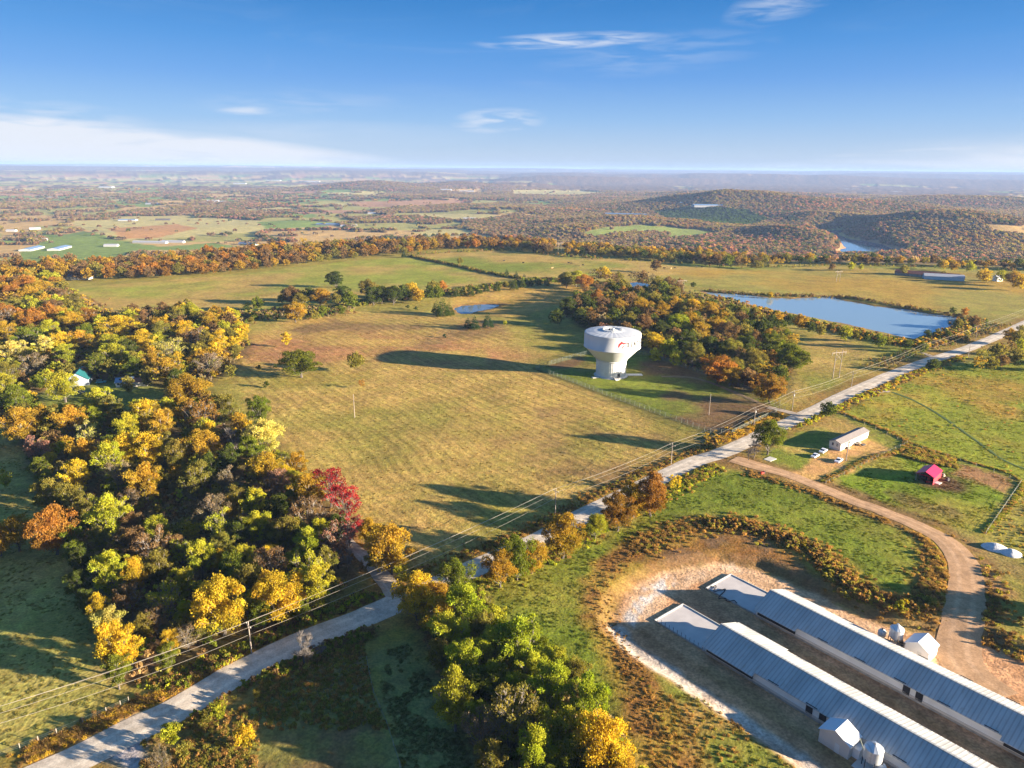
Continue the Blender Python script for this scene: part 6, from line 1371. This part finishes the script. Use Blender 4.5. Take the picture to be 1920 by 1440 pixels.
# ------------------------------------------------------------------ houses in the wood and farther buildings
M_TEAL = simple('teal_metal_roof', (.02, .12, .13), .45); M_GREYW = simple('grey_blue_siding', (.30, .34, .40), .8); M_REDM = simple('rusty_roof', (.28, .10, .06), .7, var=.2); M_BLUER = simple('blue_grey_roof', (.16, .24, .36), .5); M_FARW = simple('far_wall', (.34, .34, .34), .8); M_WHR = simple('white_roof', (.34, .34, .36), .55)
def house(px_, py_, ln, wd_, hw, hr, rz, wall, roof, label, name='house', cat='house', win=True, group=None, chim=False):
    p = W1(px_, py_); e = tag(empty(name, (p.x, p.y, p.z - .1), rz), label, cat, group)
    b = MB(); b.box(0, 0, -.5, ln, wd_, hw + .5); b.add([(x_, y_, z_) for x_ in (-ln / 2, ln / 2) for y_, z_ in ((-wd_ / 2, hw), (wd_ / 2, hw), (0, hr - .1))], [(0, 1, 2), (4, 3, 5)]); b.build('wall', wall, e)
    k = (hr - hw) / (wd_ / 2); ov = .4
    for s in (-1, 1):
        b = MB(); L2 = ln / 2 + ov; y1 = s * (wd_ / 2 + ov); z1 = hw - k * ov
        b.add([(-L2, 0, hr), (L2, 0, hr), (L2, y1, z1), (-L2, y1, z1), (-L2, 0, hr - .12), (L2, 0, hr - .12), (L2, y1, z1 - .12), (-L2, y1, z1 - .12)], [(0, 1, 2, 3), (7, 6, 5, 4), (3, 2, 6, 7), (0, 3, 7, 4), (1, 5, 6, 2)]); b.build('roof_slope', roof, e)
    if win:
        for s in (-1, 1):
            for x_ in np.linspace(-ln * .35, ln * .35, max(2, int(ln / 4))): b = MB(); b.box(x_, s * (wd_ / 2 + .02), hw * .4, 1.1, .08, hw * .38); b.build('window', M_GLASS, e)
        b = MB(); b.box(-ln / 2 - .02, 0, 0, .08, 1.0, 2.0); b.build('door', M_WOOD, e)
    if chim: b = MB(); b.box(ln * .2, .6, hr - .9, .7, .7, 1.5); b.build('chimney', M_STEM, e)
    return e
house(152, 716, 14, 10, 3.4, 6.8, 1.9, M_GREYW, M_TEAL, 'grey house with a teal metal roof sunk in the left woodland', chim=True)
house(236, 722, 8, 6, 2.8, 4.4, .3, M_WWALL, M_BLUER, 'pale shed in the shaded clearing right of the teal-roofed house', 'shed', 'shed')
house(262, 721, 9, 6, 2.6, 4.0, .2, M_SHEDW, M_REDM, 'low brown shed at the right end of the shaded clearing', 'shed', 'shed')
car(190, 718, .3, 'bright turquoise vehicle under trees beside the teal-roofed house', simple('turquoise_paint', (.10, .38, .46), .3), True)
e = on_ground('trampoline', 150, 738, 'round dark trampoline on the grass below the teal-roofed house', 'trampoline'); b = MB(); b.lathe([(0, .8), (2.1, .8), (2.1, .84), (0, .84)], 24); b.build('mat', M_JUNK, e); b = MB(); b.lathe([(2.1, .78), (2.3, .78), (2.3, .88), (2.1, .88), (2.1, .78)], 24); b.build('rim', M_BLUE, e)
for k in range(6): a = k * math.pi / 3; b = MB(); b.tube((2.1 * math.cos(a), 2.1 * math.sin(a), -.1), (2.1 * math.cos(a), 2.1 * math.sin(a), .8), .05, n=4); b.build('leg', M_GALV, e)
house(143, 523, 30, 12, 3.4, 6.2, .05, M_WWALL, M_BLUER, 'blue and white house behind trees at the far end of the lane')
house(1737, 519, 62, 13, 3.2, 6.0, -.62, M_STEM, M_REDM, 'long low rust-roofed barn in the far right pasture', 'barn', 'barn', False)
house(1768, 524, 38, 12, 4.0, 6.2, -.35, simple('pale_blue_siding', (.34, .48, .58), .7), M_WHR, 'white-roofed pale blue barn beside the long rusty one', 'barn', 'barn', False)
house(1870, 527, 7, 6, 4.5, 7, .2, M_TWHITE, M_WHR, 'small white building between golden trees at far right', 'shed', 'shed', False)
bl = 'buildings in the far valley'
for (a, c, ln, wd_, rz, wl, rf, lb) in (
    (60, 468, 75, 26, 1.75, M_FARW, M_BLUER, 'left blue-roofed poultry house in the green valley field'), (112, 467, 75, 26, 1.75, M_FARW, M_BLUER, 'right blue-roofed poultry house in the green valley field'),
    (72, 451, 42, 14, .1, M_FARW, M_WHR, 'white shed above the two blue-roofed poultry houses'), (209, 462, 32, 14, .1, M_FARW, M_WHR, 'white shed right of the blue-roofed poultry houses'),
    (282, 456, 90, 14, -.08, M_FARW, M_WHR, 'long white poultry house at the edge of the green valley field'), (325, 455, 60, 14, -.08, M_FARW, M_WHR, 'shorter white building right of the long white poultry house'),
    (466, 459, 50, 16, -.25, M_FARW, M_BLUER, 'blue-roofed building behind the belt at left'), (22, 434, 26, 14, .1, M_FARW, M_WHR, 'white farmhouse at the far left valley edge'), (66, 430, 30, 12, .6, M_FARW, M_WHR, 'white farmhouse beside grey trees at left'),
    (240, 414, 60, 26, .1, M_FARW, M_BLUER, 'pale blue roof on the wide valley field'), (306, 413, 50, 20, .2, M_JUNK, M_JUNK, 'dark farmstead at the top of the wide valley field'), (618, 422, 90, 30, -.2, M_FARW, M_BLUER, 'pale blue roofs among the mid valley trees'),
    (649, 425, 36, 16, 0, M_FARW, M_WHR, 'white house right of the pale blue roofs'), (661, 424, 30, 14, .4, M_FARW, M_WHR, 'second white house right of the pale blue roofs'), (700, 401, 46, 20, 0, M_FARW, M_WHR, 'lone white house below the twin wooded hills'),
    (385, 379, 70, 26, .2, M_FARW, M_WHR, 'left white house of the far hamlet'), (398, 377, 70, 26, .1, M_FARW, M_WHR, 'middle white house of the far hamlet'), (412, 379, 60, 26, .3, M_FARW, M_WHR, 'right white house of the far hamlet'),
    (289, 383, 80, 24, 0, M_FARW, M_WHR, 'long white building left of the far hamlet'), (581, 341, 260, 70, 0, M_FARW, M_WHR, 'large pale building on the far plain'), (513, 339, 200, 60, 0, M_FARW, M_WHR, 'second large pale building on the far plain'),
    (830, 357, 150, 40, 0, M_FARW, M_WHR, 'white barn row below the right wooded hill'), (875, 360, 120, 40, 0, M_FARW, M_WHR, 'white farm right of the wooded hills'), (1065, 386, 40, 16, .2, M_FARW, M_WHR, 'white house among the central valley trees'),
    (1175, 405, 190, 18, -.32, M_FARW, M_BLUER, 'long pale blue roof line in the forest left of the pines'), (1335, 388, 170, 60, 0, M_FARW, M_BLUER, 'wide pale blue roofs on top of the wooded hill'), (1283, 381, 46, 20, .3, M_FARW, M_WHR, 'white house at the hilltop clearing'),
    (1808, 422, 34, 15, .15, M_FARW, M_WHR, 'left white farmhouse at the tan hill field'), (1830, 420, 30, 14, .15, M_FARW, M_WHR, 'right white farmhouse at the tan hill field'),
    (1676, 361, 160, 40, 0, M_FARW, M_WHR, 'pale barn beyond the lake hills'), (1590, 356, 190, 40, 0, M_FARW, M_WHR, 'distant pale roofs left beyond the lake hills'), (100, 371, 60, 30, 0, M_FARW, M_WHR, 'tiny white farm on the far left plain'), (200, 352, 110, 50, 0, M_FARW, M_WHR, 'pale buildings far off on the left plain'),
    (450, 345, 140, 50, 0, M_FARW, M_WHR, 'pale building on the far town edge'), (880, 411, 50, 14, .1, M_FARW, M_WHR, 'white shed on the pale central valley field')):
    house(a, c, ln, wd_, 4.0 if ln < 100 else 8, 6.5 if ln < 100 else 12, rz, wl, rf, lb, 'farm_building', 'building', False, bl)
# ------------------------------------------------------------------ cattle
M_COWB = simple('black_hide', (.02, .017, .015), .8); M_COWT = simple('tan_hide', (.42, .26, .12), .8); M_COWR = simple('red_hide', (.22, .05, .02), .8)
def cow_mesh(mat):
    b = MB(); ring = [(-1.05, 1.05, .16, .2), (-.95, 1.0, .34, .4), (-.4, .92, .37, .46), (.3, .94, .36, .44), (.75, 1.05, .28, .36), (1.1, 1.22, .17, .22), (1.35, 1.3, .15, .17), (1.62, 1.12, .10, .11), (1.72, 1.02, .07, .07)]
    n = 8
    for x_, z_, wy, wz in ring:
        for i in range(n): a = 2 * math.pi * i / n; b.v.append((x_, wy * math.cos(a), z_ + wz * math.sin(a)))
    for j in range(len(ring) - 1):
        for i in range(n): b.f.append((j * n + i, j * n + (i + 1) % n, (j + 1) * n + (i + 1) % n, (j + 1) * n + i))
    b.f += [tuple(range(n)), tuple((len(ring) - 1) * n + i for i in range(n - 1, -1, -1))]
    for x_, y_ in ((-.8, .22), (-.8, -.22), (.65, .2), (.65, -.2)): kx = .08 if x_ < 0 else -.02; b.tube((x_, y_, .9), (x_ - kx, y_, .45), .13, .07, 6); b.tube((x_ - kx, y_, .45), (x_, y_, -.02), .07, .06, 6)
    b.tube((-1.08, 0, 1.2), (-1.2, 0, .5), .04, .03, 5); b.tube((1.3, .1, 1.42), (1.28, .3, 1.4), .05, .02, 4); b.tube((1.3, -.1, 1.42), (1.28, -.3, 1.4), .05, .02, 4)
    o = b.build('cow', mat, None, True); return o
CW = {}
cows = [(945, 490, 'B', 'leftmost black cow in the cattle pasture, apart from the herd'), (981, 494, 'B', 'black cow left in the herd, above the hedge line'), (1033, 496, 'B', 'black cow in the herd below the pylon gap, left'), (1066, 494, 'B', 'black cow at the herd centre, left of a close pair'),
        (1070, 482, 'B', 'black cow close to the far tree belt, by the pylon gap'), (1071, 495, 'B', 'black cow at the herd centre, right of a close pair'), (1093, 498, 'B', 'black cow right of the centre pair in the herd'), (1110, 487, 'B', 'small distant black cow right of the pylon gap'),
        (1035, 504, 'T', 'tan cow left in the herd, nearest the camera'), (1088, 500, 'T', 'tan cow right in the herd, beside a black one'), (1245, 504, 'B', 'black cow just right of the lone brown tree'), (1258, 505, 'T', 'tan cow right of the lone brown tree'), (1265, 503, 'B', 'black cow beside the tan one near the lone tree'),
        (1306, 501, 'B', 'leftmost black cow of the row toward the belt'), (1316, 502, 'B', 'second black cow from the left in that far row'), (1330, 500, 'B', 'third black cow from the left in that far row'), (1345, 499, 'B', 'rightmost black cow of the far row'), (1417, 502, 'R', 'reddish cow alone in the pale right pasture')]
cw_pos = W([(a, c) for a, c, _, _ in cows])
for (a, c, k, lb), p in zip(cows, cw_pos):
    if k not in CW: o = cow_mesh({'B': M_COWB, 'T': M_COWT, 'R': M_COWR}[k]); CW[k] = o
    else: o = CW[k].copy(); link(o)
    o.location = p; o.rotation_euler = (0, 0, random.uniform(0, 6.28)); o.scale = (1.25,) * 3; tag(o, lb, 'cow', 'cattle grazing in the far pasture')
# ------------------------------------------------------------------ haze
b = MB(); b.box(0, 22000, -150, 96000, 50000, 310); hz_ = b.build('haze', None); tag(hz_, 'thin blue autumn haze over the valley', kind='stuff')
hm = bpy.data.materials.new('haze'); hm.use_nodes = True; hn = hm.node_tree.nodes; hn.remove(hn['Principled BSDF']); pvn = hn.new('ShaderNodeVolumePrincipled')
pvn.inputs['Color'].default_value = (.31, .46, .79, 1); pvn.inputs['Density'].default_value = 5.2e-5; pvn.inputs['Anisotropy'].default_value = 0.0
hm.node_tree.links.new(pvn.outputs[0], hn['Material Output'].inputs['Volume']); hz_.data.materials.append(hm)
lap('all')
